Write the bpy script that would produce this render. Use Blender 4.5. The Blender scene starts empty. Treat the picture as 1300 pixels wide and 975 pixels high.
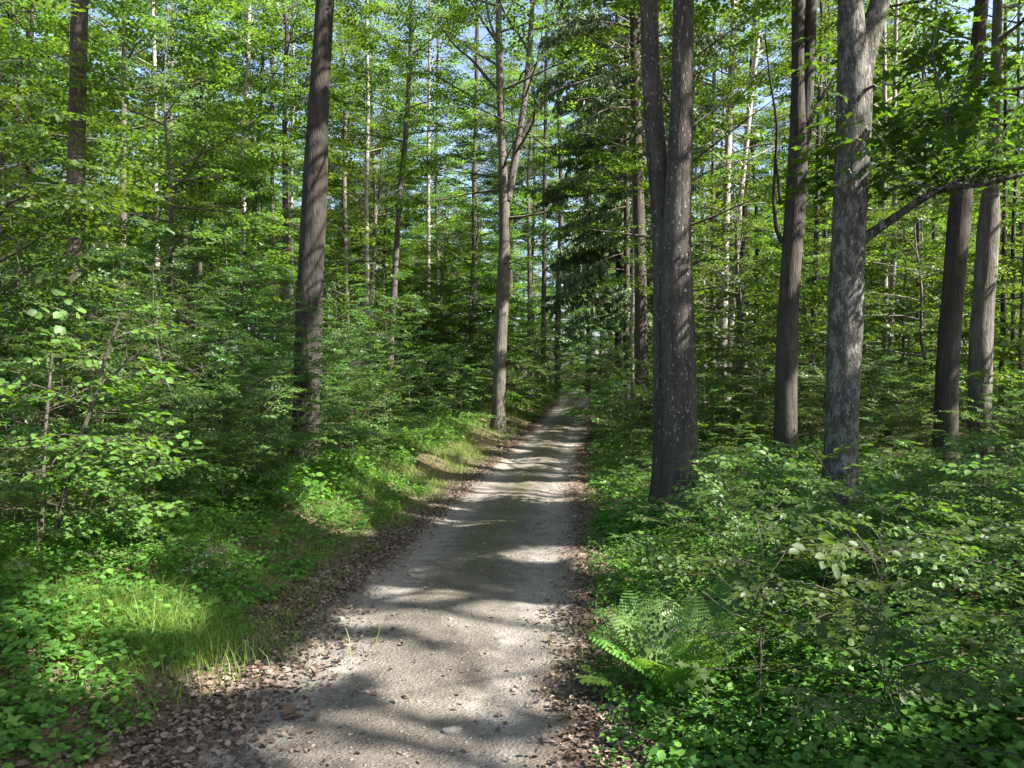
import bpy, math, random
import numpy as np
R = math.radians
rng = np.random.default_rng(11)
scene = bpy.context.scene
COL = scene.collection

# ------------------------------------------------------------------ light and camera
FPX, CX, HY, EYE = 950.0, 650.0, 480.0, 1.6
SUN_AZ, SUN_EL = 112.0, 46.0
w = bpy.data.worlds.new("World"); scene.world = w; w.use_nodes = True
nt = w.node_tree; bg = nt.nodes["Background"]
sky = nt.nodes.new("ShaderNodeTexSky"); sky.sky_type = 'NISHITA'; sky.sun_disc = False
sky.sun_elevation = R(SUN_EL); sky.sun_rotation = R(SUN_AZ); sky.air_density = 0.9; sky.dust_density = 3.0; sky.ozone_density = 0.5
nt.links.new(sky.outputs[0], bg.inputs[0]); bg.inputs[1].default_value = 0.09
sl = bpy.data.lights.new("sun", 'SUN'); sl.energy = 5.0; sl.angle = R(0.45); sl.color = (1.0, 0.94, 0.84)
so = bpy.data.objects.new("sun", sl); COL.objects.link(so)
so.rotation_euler = (R(90 - SUN_EL), 0, R(180 - SUN_AZ))
TO_SUN = np.array([math.cos(R(SUN_EL)) * math.sin(R(SUN_AZ)), math.cos(R(SUN_EL)) * math.cos(R(SUN_AZ)), math.sin(R(SUN_EL))])

cd = bpy.data.cameras.new("camera"); cam = bpy.data.objects.new("camera", cd); COL.objects.link(cam)
cd.sensor_width = 36; cd.lens = 36 * FPX / 1300; cd.clip_start = 0.05; cd.clip_end = 3000
cam.location = (0, 0, EYE); cam.rotation_euler = (R(90) - math.atan((487.5 - HY) / FPX), 0, 0)
scene.camera = cam
vs = scene.view_settings
vs.view_transform = 'Standard'; vs.look = 'None'; vs.exposure = 2.22; vs.gamma = 1.0; vs.use_curve_mapping = False
cy = scene.cycles
cy.max_bounces = 6; cy.diffuse_bounces = 4; cy.glossy_bounces = 2; cy.transmission_bounces = 4
cy.transparent_max_bounces = 4; cy.caustics_reflective = False; cy.caustics_refractive = False
cy.use_denoising = True; cy.use_adaptive_sampling = True; cy.adaptive_threshold = 0.015
cy.sample_clamp_indirect = 6.0

# ------------------------------------------------------------------ small maths
def unit(v):
    return v / np.maximum(np.linalg.norm(v, axis=-1, keepdims=True), 1e-9)

class SinNoise:
    def __init__(self, seed, dims, n=10, f0=1.0, octaves=3):
        r = np.random.default_rng(seed); self.k = []; 
        for o in range(octaves):
            k = unit(r.normal(size=(n, dims))) * f0 * 2 ** o * r.uniform(0.7, 1.4, (n, 1))
            self.k.append((k, r.uniform(0, 6.28, n), 0.55 ** o))
    def __call__(self, p):
        s = 0
        for k, ph, a in self.k:
            s = s + a * np.sin(p @ k.T + ph).mean(axis=-1) * 2.2
        return s

def smooth(t):
    t = np.clip(t, 0, 1); return t * t * (3 - 2 * t)

_ys = np.arange(-300, 700, 0.25)
def _curve(ys, vs_, sig=9):
    v = np.interp(_ys, ys, vs_)
    k = np.exp(-0.5 * (np.arange(-40, 41) / sig) ** 2); k /= k.sum()
    return np.convolve(np.pad(v, 40, mode='edge'), k, mode='valid')
_xc = _curve([-300, -10, 3.07, 7, 11.3, 17, 23.75, 36, 52, 62, 75, 120, 700], [-20, -1.75, -0.66, -0.3, 0.02, 0.6, 1.35, 2.75, 4.6, 6.3, 9.5, 26, 200])
_zr = _curve([-300, -10, 3, 11.3, 23.75, 36, 52, 64, 90, 140, 700], [0, 0, 0, -0.24, -0.25, 0.0, 0.5, 0.55, 0.5, 1.5, 3.0])
def xc(y): return np.interp(y, _ys, _xc)
def zr(y): return np.interp(y, _ys, _zr)
HALF = 1.12
n_rough = SinNoise(3, 2, 12, 1.1, 4); n_big = SinNoise(4, 2, 10, 0.12, 2)
def ground(x, y):
    x = np.asarray(x, float); y = np.asarray(y, float)
    d = x - xc(y); z = zr(y); eL = -d - HALF; eR = d - HALF
    far = smooth((np.hypot(x, y) - 15) / 60)
    L = 0.36 * smooth(eL / 1.7) + 0.022 * np.clip(eL - 1.0, 0, 60)
    Rr = -0.05 * smooth(eR / 0.3) + 0.14 * smooth((eR - 0.3) / 1.2) + 0.008 * np.clip(eR - 1.0, 0, 60)
    off = np.clip(np.maximum(eL, eR), 0, None)
    p = np.stack([x, y], -1)
    return z + np.where(d < 0, L * (eL > 0), Rr * (eR > 0)) + smooth(off / 0.8) * (0.07 * n_rough(p) + far * 0.35 * n_big(p))
def g1(x, y): return float(ground(np.array([x]), np.array([y]))[0])
def W(px, py, D):
    return np.array([(px - CX) / FPX * D, D, EYE + (HY - py) / FPX * D])

# ------------------------------------------------------------------ mesh building
def mesh_from(name, V, faces, smooth_shade=False):
    """faces: list of (m,k) int arrays"""
    me = bpy.data.meshes.new(name)
    V = np.ascontiguousarray(V, np.float32)
    faces = [np.asarray(f, np.int32) for f in faces if len(f)]
    me.vertices.add(len(V)); me.vertices.foreach_set("co", V.ravel())
    loops = np.concatenate([f.ravel() for f in faces]); tot = np.concatenate([np.full(len(f), f.shape[1], np.int32) for f in faces])
    me.loops.add(len(loops)); me.loops.foreach_set("vertex_index", loops)
    me.polygons.add(len(tot)); st = np.concatenate([[0], np.cumsum(tot)[:-1]]).astype(np.int32)
    me.polygons.foreach_set("loop_start", st)
    me.polygons.foreach_set("loop_total", tot)
    if smooth_shade: me.polygons.foreach_set("use_smooth", np.ones(len(tot), bool))
    me.update(calc_edges=True); me.validate()
    return me

class Geo:
    def __init__(self): self.V = []; self.F = {}; self.n = 0
    def add(self, V, faces):
        for f in faces:
            f = np.asarray(f)
            if len(f): self.F.setdefault(f.shape[1], []).append(f + self.n)
        self.V.append(np.asarray(V, float)); self.n += len(V)
    def mesh(self, name, smooth_shade=False):
        return mesh_from(name, np.concatenate(self.V), [np.concatenate(v) for v in self.F.values()], smooth_shade)

def resample(P, rad, step):
    P = np.asarray(P, float); rad = np.asarray(rad, float)
    s = np.concatenate([[0], np.cumsum(np.linalg.norm(np.diff(P, axis=0), axis=1))])
    n = max(2, int(s[-1] / step) + 1); t = np.linspace(0, s[-1], n)
    # smooth Catmull-like blend: interpolate then soften
    Q = np.stack([np.interp(t, s, P[:, i]) for i in range(3)], 1); q = np.interp(t, s, rad)
    for _ in range(max(1, int(0.25 * n / max(1, len(P) - 1)))):
        Q[1:-1] = 0.25 * Q[:-2] + 0.5 * Q[1:-1] + 0.25 * Q[2:]
        q[1:-1] = 0.25 * q[:-2] + 0.5 * q[1:-1] + 0.25 * q[2:]
    return Q, q

def tube(geo, P, rad, sides=6, noise=None, amp=0.0, flare=None, cap=False):
    P = np.asarray(P, float); rad = np.asarray(rad, float); n = len(P)
    T = unit(np.gradient(P, axis=0))
    a = np.array([1.0, 0, 0]) if abs(T[0, 0]) < 0.9 else np.array([0, 1.0, 0])
    N = np.zeros_like(P); N[0] = unit(a - T[0] * (a @ T[0]))
    for i in range(1, n):
        v = N[i - 1] - T[i] * (N[i - 1] @ T[i]); N[i] = unit(v)
    B = np.cross(T, N)
    th = np.linspace(0, 2 * math.pi, sides, endpoint=False)
    dirs = N[:, None] * np.cos(th)[None, :, None] + B[:, None] * np.sin(th)[None, :, None]
    r = np.repeat(rad[:, None], sides, 1)
    if flare is not None:
        h = np.maximum(P[:, 2] - flare[0], 0)[:, None]
        lob = 1 + 0.35 * np.sin(th * flare[2] + flare[3]) + 0.25 * np.sin(th * (flare[2] + 2) + 1.3 * flare[3])
        r = r * (1 + flare[1] * np.exp(-h / 0.28) * lob[None])
    V = P[:, None] + dirs * r[..., None]
    if noise is not None:
        nn = noise(V.reshape(-1, 3) * np.array([1, 1, 0.35])).reshape(n, sides)
        V = V + dirs * (nn * amp * rad[:, None])[..., None]
    i = np.arange(n - 1)[:, None] * sides; j = np.arange(sides)[None]
    k = (j + 1) % sides
    q = np.stack([i + j, i + k, i + sides + k, i + sides + j], -1).reshape(-1, 4)
    fs = [q]
    if cap: fs.append(np.arange((n - 1) * sides, n * sides)[None])
    geo.add(V.reshape(-1, 3), fs)

# leaf outlines: x along the leaf, y across, z = lift of the halves
TPL_BEECH = (np.array([[0, 0, 0], [0.28, -0.31, 0.05], [0.68, -0.28, 0.04], [1, 0, -0.06], [0.68, 0.28, 0.04], [0.28, 0.31, 0.05]]), [np.array([[0, 1, 2, 3], [0, 3, 4, 5]])])
TPL_DIA = (np.array([[0, 0, 0], [0.48, -0.36, 0.06], [1, 0, -0.05], [0.48, 0.36, 0.06]]), [np.array([[0, 1, 2, 3]])])
TPL_MAPLE = (np.array([[0, 0, 0], [-0.05, -0.32, .03], [0.22, -0.24, 0], [0.42, -0.62, .05], [0.55, -0.2, 0], [1, 0, -.06], [0.55, 0.2, 0], [0.42, 0.62, .05], [0.22, 0.24, 0], [-0.05, 0.32, .03]]),
             [np.array([[0, 1, 2], [0, 2, 4], [2, 3, 4], [4, 5, 6], [0, 4, 6], [0, 6, 8], [6, 7, 8], [0, 8, 9]])])
TPL_WIDE = (np.array([[0, 0, 0], [0.15, -0.34, 0.03], [0.6, -0.40, 0.05], [1, 0, -0.08], [0.6, 0.40, 0.05], [0.15, 0.34, 0.03]]), [np.array([[0, 1, 2, 3], [0, 3, 4, 5]])])
_pv, _pf = [], []
for _j in range(8):
    for _s in (-1, 1):
        _x = _j / 8; _w = 0.15 * (1 - _x) ** 0.6 + 0.015; _pf.append([len(_pv), len(_pv) + 1, len(_pv) + 2]); _pv += [[_x, 0, 0], [_x + 0.115, 0, -0.01], [_x + 0.13, _s * _w, 0.01]]
TPL_PINNA = (np.array(_pv, float), [np.array(_pf)])
TPL_NEEDLE = (np.array([[0, -0.09, 0], [0.5, -0.14, -.03], [1, 0, -.1], [0.5, 0.14, -.03], [0, 0.09, 0]]), [np.array([[0, 1, 2, 3, 4]])])

def leaves(geo, pos, d, nrm, size, tpl):
    if len(pos) == 0: return
    d = unit(d); s = unit(np.cross(nrm, d)); u = np.cross(d, s)
    TV, TF = tpl; k = len(TV)
    V = pos[:, None] + size[:, None, None] * (TV[None, :, 0:1] * d[:, None] + TV[None, :, 1:2] * s[:, None] + TV[None, :, 2:3] * u[:, None])
    base = (np.arange(len(pos)) * k)[:, None, None]
    geo.add(V.reshape(-1, 3), [(f[None] + base).reshape(-1, f.shape[1]) for f in TF])

def make_spray(r, L=0.5, leaf=0.075, gap=0.05, twigs=4):
    pos, d, nr, sz, lines = [], [], [], [], []
    def axis(p0, ang, l, lf):
        n = max(2, int(l / gap)); c, s = math.cos(ang), math.sin(ang)
        for i in range(n):
            t = (i + 0.6) / n * l; side = 1 if i % 2 else -1
            p = p0 + np.array([c * t, s * t, -0.10 * t * t / max(L, .1) + r.normal() * 0.012])
            a = ang + side * r.uniform(0.55, 1.05)
            pos.append(p + np.array([math.cos(a), math.sin(a), 0]) * leaf * 0.12)
            d.append([math.cos(a), math.sin(a), r.normal(-0.2, 0.25)])
            nr.append([r.normal() * 0.55, r.normal() * 0.55, 1]); sz.append(lf * r.uniform(0.7, 1.1))
        p = p0 + np.array([c * l, s * l, -0.10 * l * l / max(L, .1)])
        pos.append(p); d.append([c, s, -0.15]); nr.append([0.1, 0.1, 1]); sz.append(lf)
        lines.append((p0, p))
    axis(np.zeros(3), 0, L, leaf)
    for i in range(twigs):
        t = L * (0.15 + 0.6 * i / max(1, twigs)) ; side = 1 if i % 2 else -1
        axis(np.array([t, 0, -0.10 * t * t / L]), side * r.uniform(0.6, 0.95), 0.55 * (L - t) + 0.1 * L, leaf * 0.92)
    return tuple(np.array(a, float) for a in (pos, d, nr, sz)) + (lines,)

_r = np.random.default_rng(5)
SPR_NEAR = [make_spray(_r, 0.45, 0.068, 0.036, 4) for _ in range(8)]
SPR_FAR = [make_spray(_r, 0.85, 0.125, 0.068, 6) for _ in range(8)]
SPR_MAPLE = [make_spray(_r, 0.5, 0.135, 0.10, 2) for _ in range(6)]
SPR_HAZEL = [make_spray(_r, 0.34, 0.074, 0.05, 2) for _ in range(6)]

def make_spruce_spray(r, L=0.55):
    pos, d, nr, sz, lines = [], [], [], [], []
    for i in range(16):
        t = (i + .5) / 16 * L; side = 1 if i % 2 else -1
        p = np.array([t, 0, -0.3 * t * t])
        for q in range(4):
            pos.append(p + r.normal(size=3) * 0.03); a = side * r.uniform(0.3, 1.4)
            d.append([math.cos(a) * .6, math.sin(a) * .6, r.uniform(-2.2, 0.0)]); nr.append([r.normal(), r.normal(), 1]); sz.append(r.uniform(.07, .2) * (1.1 - .5 * t / L))
    lines.append((np.zeros(3), np.array([L, 0, -.3 * L * L])))
    return tuple(np.array(a, float) for a in (pos, d, nr, sz)) + (lines,)
SPR_SPRUCE = [make_spruce_spray(_r) for _ in range(6)]

def place_sprays(geo, lib, O, F, S, r, tpl, tilt=0.32, twig_geo=None, twig_r=0.002, keep=None):
    O = np.asarray(O, float).reshape(-1, 3); F = unit(np.asarray(F, float).reshape(-1, 3)); S = np.asarray(S, float)
    up = np.array([0, 0, 1.0]) + r.normal(size=O.shape) * tilt
    s = unit(np.cross(up, F)); u = np.cross(F, s); idx = r.integers(0, len(lib), len(O))
    M = np.stack([F, s, u], -1)
    for k in range(len(lib)):
        sel = np.where(idx == k)[0]
        if not len(sel): continue
        p, d, n, z, lines = lib[k]; m = M[sel]
        P = O[sel][:, None] + np.einsum('aij,bj->abi', m, p) * S[sel][:, None, None]
        Dd = np.einsum('aij,bj->abi', m, d); Nn = np.einsum('aij,bj->abi', m, n)
        Z = z[None] * S[sel][:, None] * r.uniform(0.85, 1.1, (len(sel), 1))
        P, Dd, Nn, Z = P.reshape(-1, 3), Dd.reshape(-1, 3), Nn.reshape(-1, 3), Z.ravel()
        if keep is not None:
            kp = keep(P); P, Dd, Nn, Z = P[kp], Dd[kp], Nn[kp], Z[kp]
        leaves(geo, P, Dd, Nn, Z, tpl)
        if twig_geo is not None:
            for a in range(len(sel)):
                for p0, p1 in lines:
                    q0 = O[sel[a]] + m[a] @ p0 * S[sel[a]]; q1 = O[sel[a]] + m[a] @ p1 * S[sel[a]]
                    tube(twig_geo, [q0, q1], [twig_r, twig_r * 0.5], 3)

def rotz(v, a):
    c, s = math.cos(a), math.sin(a); return np.array([c * v[0] - s * v[1], s * v[0] + c * v[1], v[2]])

def limb_curve(p, az, el, L, r, bend, n=6):
    pts = [np.array(p, float)]; e = el; a = az
    for i in range(n - 1):
        d = np.array([math.cos(e) * math.cos(a), math.cos(e) * math.sin(a), math.sin(e)])
        pts.append(pts[-1] + d * L / (n - 1)); e += bend / (n - 1) + r.normal() * 0.07; a += r.normal() * 0.12
    return np.array(pts)

def grow(stems, r, base, top, spread, n_limbs, el=(0.15, 0.9), lib=None, spr=1.0, sec_gap=0.5, spr_gap=0.38, tpl=TPL_DIA,
         profile=lambda u: (0.35 + 0.65 * math.sin(math.pi * min(1, u * 0.9 + 0.22))) , bend=0.0, leafg=None, woodg=None, twigs=False, sides=4, limb_r=0.3, az_bias=None, keep=None, minspr=0.5):
    """limbs, side branches and leaf sprays round the given stem polylines [(P, rad)]"""
    lib = lib or SPR_FAR; leafg = leafg or Geo(); woodg = woodg or Geo(); O, F, S = [], [], []
    for P, rad in stems:
        zz = P[:, 2]
        for i in range(n_limbs):
            u = (i + r.uniform(0, 1)) / n_limbs; h = base + (top - base) * u
            if h > zz[-1] or h < zz[0]: continue
            c = np.array([np.interp(h, zz, P[:, k]) for k in range(3)]); rr = np.interp(h, zz, rad)
            az = i * 2.39996 + r.normal() * 0.35
            if az_bias is not None and r.uniform() < az_bias[1]: az = az_bias[0] + r.normal() * 0.7
            L = spread * profile(u) * r.uniform(0.7, 1.15)
            if L < 0.12: continue
            lp = limb_curve(c, az, el[0] + (el[1] - el[0]) * u + r.normal() * 0.12, L, r, bend)
            lr = np.linspace(min(rr * 0.75, max(limb_r * rr, (0.012 if L > 1.6 else 0.005) * L)), 0.004, len(lp))
            tube(woodg, lp, lr, sides)
            s = np.linspace(0, 1, len(lp)); T = unit(np.gradient(lp, axis=0))
            ns = max(1, int(L * 0.85 / sec_gap)); side = 1
            def at(t): return np.array([np.interp(t, s, lp[:, k]) for k in range(3)]), unit(np.array([np.interp(t, s, T[:, k]) for k in range(3)]))
            for j in range(ns):
                t = 0.18 + 0.8 * (j + r.uniform(0.2, 0.8)) / ns; side = -side
                p, d = at(t); l2 = L * 0.48 * (1.05 - 0.65 * t) * r.uniform(0.6, 1.15)
                d2 = rotz(d, side * r.uniform(0.6, 1.0)); d2[2] = d2[2] * 0.6 + r.normal() * 0.1 - 0.02; d2 = unit(d2)
                if l2 > 1.3 * spr_gap:
                    e = p + d2 * l2; e[2] -= 0.06 * l2
                    tube(woodg, [p, (p + e) / 2 + [0, 0, 0.03 * l2], e], [min(lr[0], .002 + 0.008 * l2), 0.001 + .005 * l2, 0.0015], 3)
                    k = int(l2 / spr_gap)
                    for q in range(k):
                        f = (q + r.uniform(0.5, 1)) / k; sd = 1 if q % 2 else -1
                        O.append(p + (e - p) * f); F.append(rotz(d2, sd * r.uniform(0.3, 0.8))); S.append(spr * r.uniform(minspr + .2, 1.1))
                    O.append(e); F.append(d2); S.append(spr * r.uniform(0.7, 1.1))
                else:
                    O.append(p); F.append(d2); S.append(spr * r.uniform(minspr, 1.0))
            p, d = at(1.0); O.append(p); F.append(unit(d * [1, 1, 0.5])); S.append(spr * r.uniform(0.7, 1.1))
    O = np.array(O); F = np.array(F); S = np.array(S)
    F[:, 2] = F[:, 2] * 0.7 - 0.08
    place_sprays(leafg, lib, O, F, S, r, tpl, twig_geo=woodg if twigs else None, keep=keep)
    return leafg, woodg

# ------------------------------------------------------------------ materials
def new_mat(name):
    m = bpy.data.materials.new(name); m.use_nodes = True; t = m.node_tree; t.nodes.clear()
    out = t.nodes.new("ShaderNodeOutputMaterial"); return m, t, out
def ramp(t, stops, src):
    n = t.nodes.new("ShaderNodeValToRGB"); e = n.color_ramp.elements
    while len(e) < len(stops): e.new(0.5)
    for i, (p, c) in enumerate(stops): e[i].position = p; e[i].color = (*c, 1)
    t.links.new(src, n.inputs[0]); return n.outputs[0]
def noise_node(t, scale, detail=4, rough=0.55, vec=None, dist=0.0):
    n = t.nodes.new("ShaderNodeTexNoise"); n.inputs["Scale"].default_value = scale; n.inputs["Detail"].default_value = detail
    n.inputs["Roughness"].default_value = rough; n.inputs["Distortion"].default_value = dist
    if vec is not None: t.links.new(vec, n.inputs["Vector"])
    return n.outputs[0]
def mixc(t, fac, a, b, mode='MIX'):
    n = t.nodes.new("ShaderNodeMix"); n.data_type = 'RGBA'; n.blend_type = mode
    for s, v in ((0, fac), (6, a), (7, b)):
        if isinstance(v, (int, float)): n.inputs[s].default_value = v
        elif isinstance(v, tuple): n.inputs[s].default_value = (*v, 1)
        else: t.links.new(v, n.inputs[s])
    return n.outputs[2]
def math_node(t, op, a, b=None):
    n = t.nodes.new("ShaderNodeMath"); n.operation = op
    for i, v in enumerate((a, b)):
        if v is None: continue
        if isinstance(v, (int, float)): n.inputs[i].default_value = v
        else: t.links.new(v, n.inputs[i])
    return n.outputs[0]
def mapping(t, src, scale):
    n = t.nodes.new("ShaderNodeMapping"); n.inputs["Scale"].default_value = scale; t.links.new(src, n.inputs[0]); return n.outputs[0]

def leaf_mat(name, c0, c1, c2, tr, gloss=0.035, rough=0.5, tmix=0.42):
    m, t, out = new_mat(name)
    g = t.nodes.new("ShaderNodeNewGeometry"); oi = t.nodes.new("ShaderNodeObjectInfo")
    col = ramp(t, [(0, c0), (0.55, c1), (1, c2)], g.outputs["Random Per Island"])
    hv = t.nodes.new("ShaderNodeHueSaturation"); t.links.new(col, hv.inputs["Color"])
    t.links.new(math_node(t, 'ADD', math_node(t, 'MULTIPLY', oi.outputs["Random"], 0.75), 0.68), hv.inputs["Value"])
    t.links.new(math_node(t, 'ADD', math_node(t, 'MULTIPLY', oi.outputs["Random"], 0.03), 0.487), hv.inputs["Hue"])
    d = t.nodes.new("ShaderNodeBsdfDiffuse"); t.links.new(hv.outputs[0], d.inputs[0])
    tl = t.nodes.new("ShaderNodeBsdfTranslucent")
    tc = mixc(t, 1.0, hv.outputs[0], tr, 'MULTIPLY'); t.links.new(tc, tl.inputs[0])
    mx = t.nodes.new("ShaderNodeMixShader"); mx.inputs[0].default_value = tmix
    t.links.new(d.outputs[0], mx.inputs[1]); t.links.new(tl.outputs[0], mx.inputs[2])
    gl = t.nodes.new("ShaderNodeBsdfGlossy"); gl.inputs["Roughness"].default_value = rough; gl.inputs[0].default_value = (0.95, 1, 1, 1)
    m2 = t.nodes.new("ShaderNodeMixShader"); m2.inputs[0].default_value = gloss
    t.links.new(mx.outputs[0], m2.inputs[1]); t.links.new(gl.outputs[0], m2.inputs[2]); t.links.new(m2.outputs[0], out.inputs[0])
    return m

def bark_mat(name, dark, mid, light, lichen=None, lich_amt=0.0, fleck=0.0, stretch=0.22, scale=9, moss=0.0, var=0.5):
    m, t, out = new_mat(name)
    tc = t.nodes.new("ShaderNodeTexCoord"); oi = t.nodes.new("ShaderNodeObjectInfo")
    obj = tc.outputs["Object"]
    v = mapping(t, obj, (1, 1, stretch))
    n1 = noise_node(t, scale, 6, 0.62, v, 0.4); n2 = noise_node(t, 2.2, 3, 0.5, obj); n3 = noise_node(t, scale * 6, 3, 0.6, v)
    col = ramp(t, [(0.30, dark), (0.52, mid), (0.72, light)], math_node(t, 'ADD', math_node(t, 'MULTIPLY', n1, 0.65), math_node(t, 'MULTIPLY', n3, 0.35)))
    col = mixc(t, 0.55, col, ramp(t, [(0.3, (0.55, 0.52, 0.5)), (0.7, (1.25, 1.25, 1.25))], n2), 'MULTIPLY')
    vr = mapping(t, obj, (0.8, 0.8, 5.0)); ring = noise_node(t, 1.6, 4, 0.7, vr, 0.3)
    col = mixc(t, 0.5, col, ramp(t, [(0.33, (0.4, 0.38, 0.36)), (0.42, (1, 1, 1))], ring), 'MULTIPLY')
    fis = noise_node(t, scale * 2.6, 5, 0.7, mapping(t, obj, (1, 1, 0.09)), 0.6)
    col = mixc(t, 0.42, col, ramp(t, [(0.36, (0.38, 0.36, 0.34)), (0.5, (1, 1, 1)), (0.66, (1.4, 1.38, 1.34))], fis), 'MULTIPLY')
    if lichen and lich_amt > 0:
        vl = mapping(t, obj, (1, 1, 0.45)); nl = noise_node(t, 13, 8, 0.8, vl, 0.1)
        col = mixc(t, ramp(t, [(0.62 - lich_amt, (0, 0, 0)), (0.70 - lich_amt, (0.85, 0.85, 0.85))], nl), col, lichen)
    if fleck > 0:
        nf = noise_node(t, 34, 4, 0.55, mapping(t, obj, (1, 1, 0.5)), 0.2)
        msk = ramp(t, [(0.64 - 0.04 * fleck, (0, 0, 0)), (0.67 - 0.04 * fleck, (0.9, 0.9, 0.9))], nf)
        gate = ramp(t, [(0.35, (0, 0, 0)), (0.5, (1, 1, 1))], noise_node(t, 4, 4, 0.6, obj))
        col = mixc(t, mixc(t, 1.0, msk, gate, 'MULTIPLY'), col, (0.36, 0.33, 0.27))
    if moss > 0:
        nm = noise_node(t, 3.0, 5, 0.65, obj)
        col = mixc(t, ramp(t, [(0.62 - 0.2 * moss, (0, 0, 0)), (0.75, (0.7, 0.7, 0.7))], nm), col, (0.06, 0.075, 0.02))
    sx = t.nodes.new("ShaderNodeSeparateXYZ"); t.links.new(obj, sx.inputs[0])
    foot = math_node(t, 'SUBTRACT', math_node(t, 'MULTIPLY', n2, 2.0), math_node(t, 'MULTIPLY', sx.outputs[2], 0.55))
    col = mixc(t, ramp(t, [(0.35, (0, 0, 0)), (0.9, (0.6, 0.6, 0.6))], foot), col, (0.055, 0.065, 0.024))
    hv = t.nodes.new("ShaderNodeHueSaturation"); t.links.new(col, hv.inputs["Color"])
    t.links.new(math_node(t, 'ADD', math_node(t, 'MULTIPLY', oi.outputs["Random"], var), 1 - var / 2), hv.inputs["Value"]); hv.inputs["Saturation"].default_value = 0.72
    p = t.nodes.new("ShaderNodeBsdfPrincipled"); p.inputs["Roughness"].default_value = 0.88; p.inputs["Specular IOR Level"].default_value = 0.25
    t.links.new(hv.outputs[0], p.inputs["Base Color"])
    b = t.nodes.new("ShaderNodeBump"); b.inputs["Strength"].default_value = 0.9; b.inputs["Distance"].default_value = 0.03
    t.links.new(math_node(t, 'ADD', math_node(t, 'ADD', n1, fis), math_node(t, 'MULTIPLY', n3, 0.5)), b.inputs["Height"]); t.links.new(b.outputs[0], p.inputs["Normal"])
    t.links.new(p.outputs[0], out.inputs[0]); return m

def simple_mat(name, stops, rough=0.85, scale=None, island=True, trans=0.0):
    m, t, out = new_mat(name)
    if island:
        g = t.nodes.new("ShaderNodeNewGeometry"); src = g.outputs["Random Per Island"]
    else:
        tc = t.nodes.new("ShaderNodeTexCoord"); src = noise_node(t, scale or 5, 5, 0.6, tc.outputs["Object"])
    col = ramp(t, stops, src)
    p = t.nodes.new("ShaderNodeBsdfPrincipled"); p.inputs["Roughness"].default_value = rough; p.inputs["Specular IOR Level"].default_value = 0.3
    t.links.new(col, p.inputs["Base Color"]); sh = p.outputs[0]
    if trans:
        tl = t.nodes.new("ShaderNodeBsdfTranslucent"); t.links.new(col, tl.inputs[0]); mx = t.nodes.new("ShaderNodeMixShader"); mx.inputs[0].default_value = trans
        t.links.new(sh, mx.inputs[1]); t.links.new(tl.outputs[0], mx.inputs[2]); sh = mx.outputs[0]
    t.links.new(sh, out.inputs[0]); return m

M_BEECH = leaf_mat("beech_leaf", (0.045, 0.10, 0.026), (0.06, 0.135, 0.03), (0.085, 0.165, 0.035), (2.1, 2.0, 0.9))
M_HAZEL = leaf_mat("hazel_leaf", (0.06, 0.125, 0.026), (0.08, 0.155, 0.03), (0.105, 0.18, 0.036), (2.0, 1.9, 0.7), gloss=0.02)
M_CANOPY = leaf_mat("canopy_leaf", (0.038, 0.076, 0.021), (0.055, 0.105, 0.025), (0.085, 0.138, 0.03), (2.7, 2.5, 0.8), gloss=0.025, rough=0.5, tmix=0.47)
M_MAPLE = leaf_mat("maple_leaf", (0.05, 0.12, 0.022), (0.065, 0.15, 0.026), (0.085, 0.18, 0.03), (2.5, 2.4, 0.65), gloss=0.025, rough=0.5)
M_UNDER = leaf_mat("undergrowth_leaf", (0.045, 0.09, 0.02), (0.065, 0.125, 0.026), (0.10, 0.16, 0.034), (1.9, 1.9, 0.9), gloss=0.02, rough=0.5)
M_HERB = leaf_mat("herb_leaf", (0.05, 0.12, 0.022), (0.075, 0.17, 0.03), (0.12, 0.22, 0.04), (2.0, 1.9, 0.8), gloss=0.02, rough=0.5)
M_FERN = leaf_mat("fern_frond", (0.09, 0.19, 0.03), (0.11, 0.22, 0.035), (0.13, 0.25, 0.045), (1.9, 1.8, 0.8), gloss=0.04)
M_GRASS = leaf_mat("grass_blade", (0.09, 0.15, 0.022), (0.12, 0.20, 0.03), (0.22, 0.26, 0.07), (1.8, 1.7, 0.8), gloss=0.025, rough=0.5)
M_SPRUCE = leaf_mat("spruce_needles", (0.055, 0.092, 0.04), (0.08, 0.125, 0.05), (0.14, 0.185, 0.08), (1.2, 1.2, 0.8), gloss=0.04, tmix=0.15)
B_FLECK = bark_mat("flecked_bark", (0.034, 0.029, 0.024), (0.08, 0.069, 0.057), (0.15, 0.132, 0.11), fleck=0.6, moss=0.25)
B_DARK = bark_mat("dark_bark", (0.027, 0.023, 0.02), (0.06, 0.052, 0.043), (0.108, 0.094, 0.077), scale=7)
B_LICHEN = bark_mat("lichen_bark", (0.035, 0.031, 0.026), (0.085, 0.078, 0.067), (0.15, 0.14, 0.122), lichen=(0.25, 0.25, 0.21), lich_amt=0.13, fleck=0.5, moss=0.5)
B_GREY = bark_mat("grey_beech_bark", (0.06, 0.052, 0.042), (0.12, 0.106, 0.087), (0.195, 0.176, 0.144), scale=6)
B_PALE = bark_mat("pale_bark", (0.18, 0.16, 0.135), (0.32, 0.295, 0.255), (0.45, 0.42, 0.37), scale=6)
B_BROWN = bark_mat("brown_bark", (0.035, 0.026, 0.02), (0.08, 0.06, 0.046), (0.14, 0.11, 0.085), scale=14)
B_TWIG = bark_mat("twig_bark", (0.07, 0.055, 0.04), (0.14, 0.115, 0.085), (0.22, 0.19, 0.14), scale=20)

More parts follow.
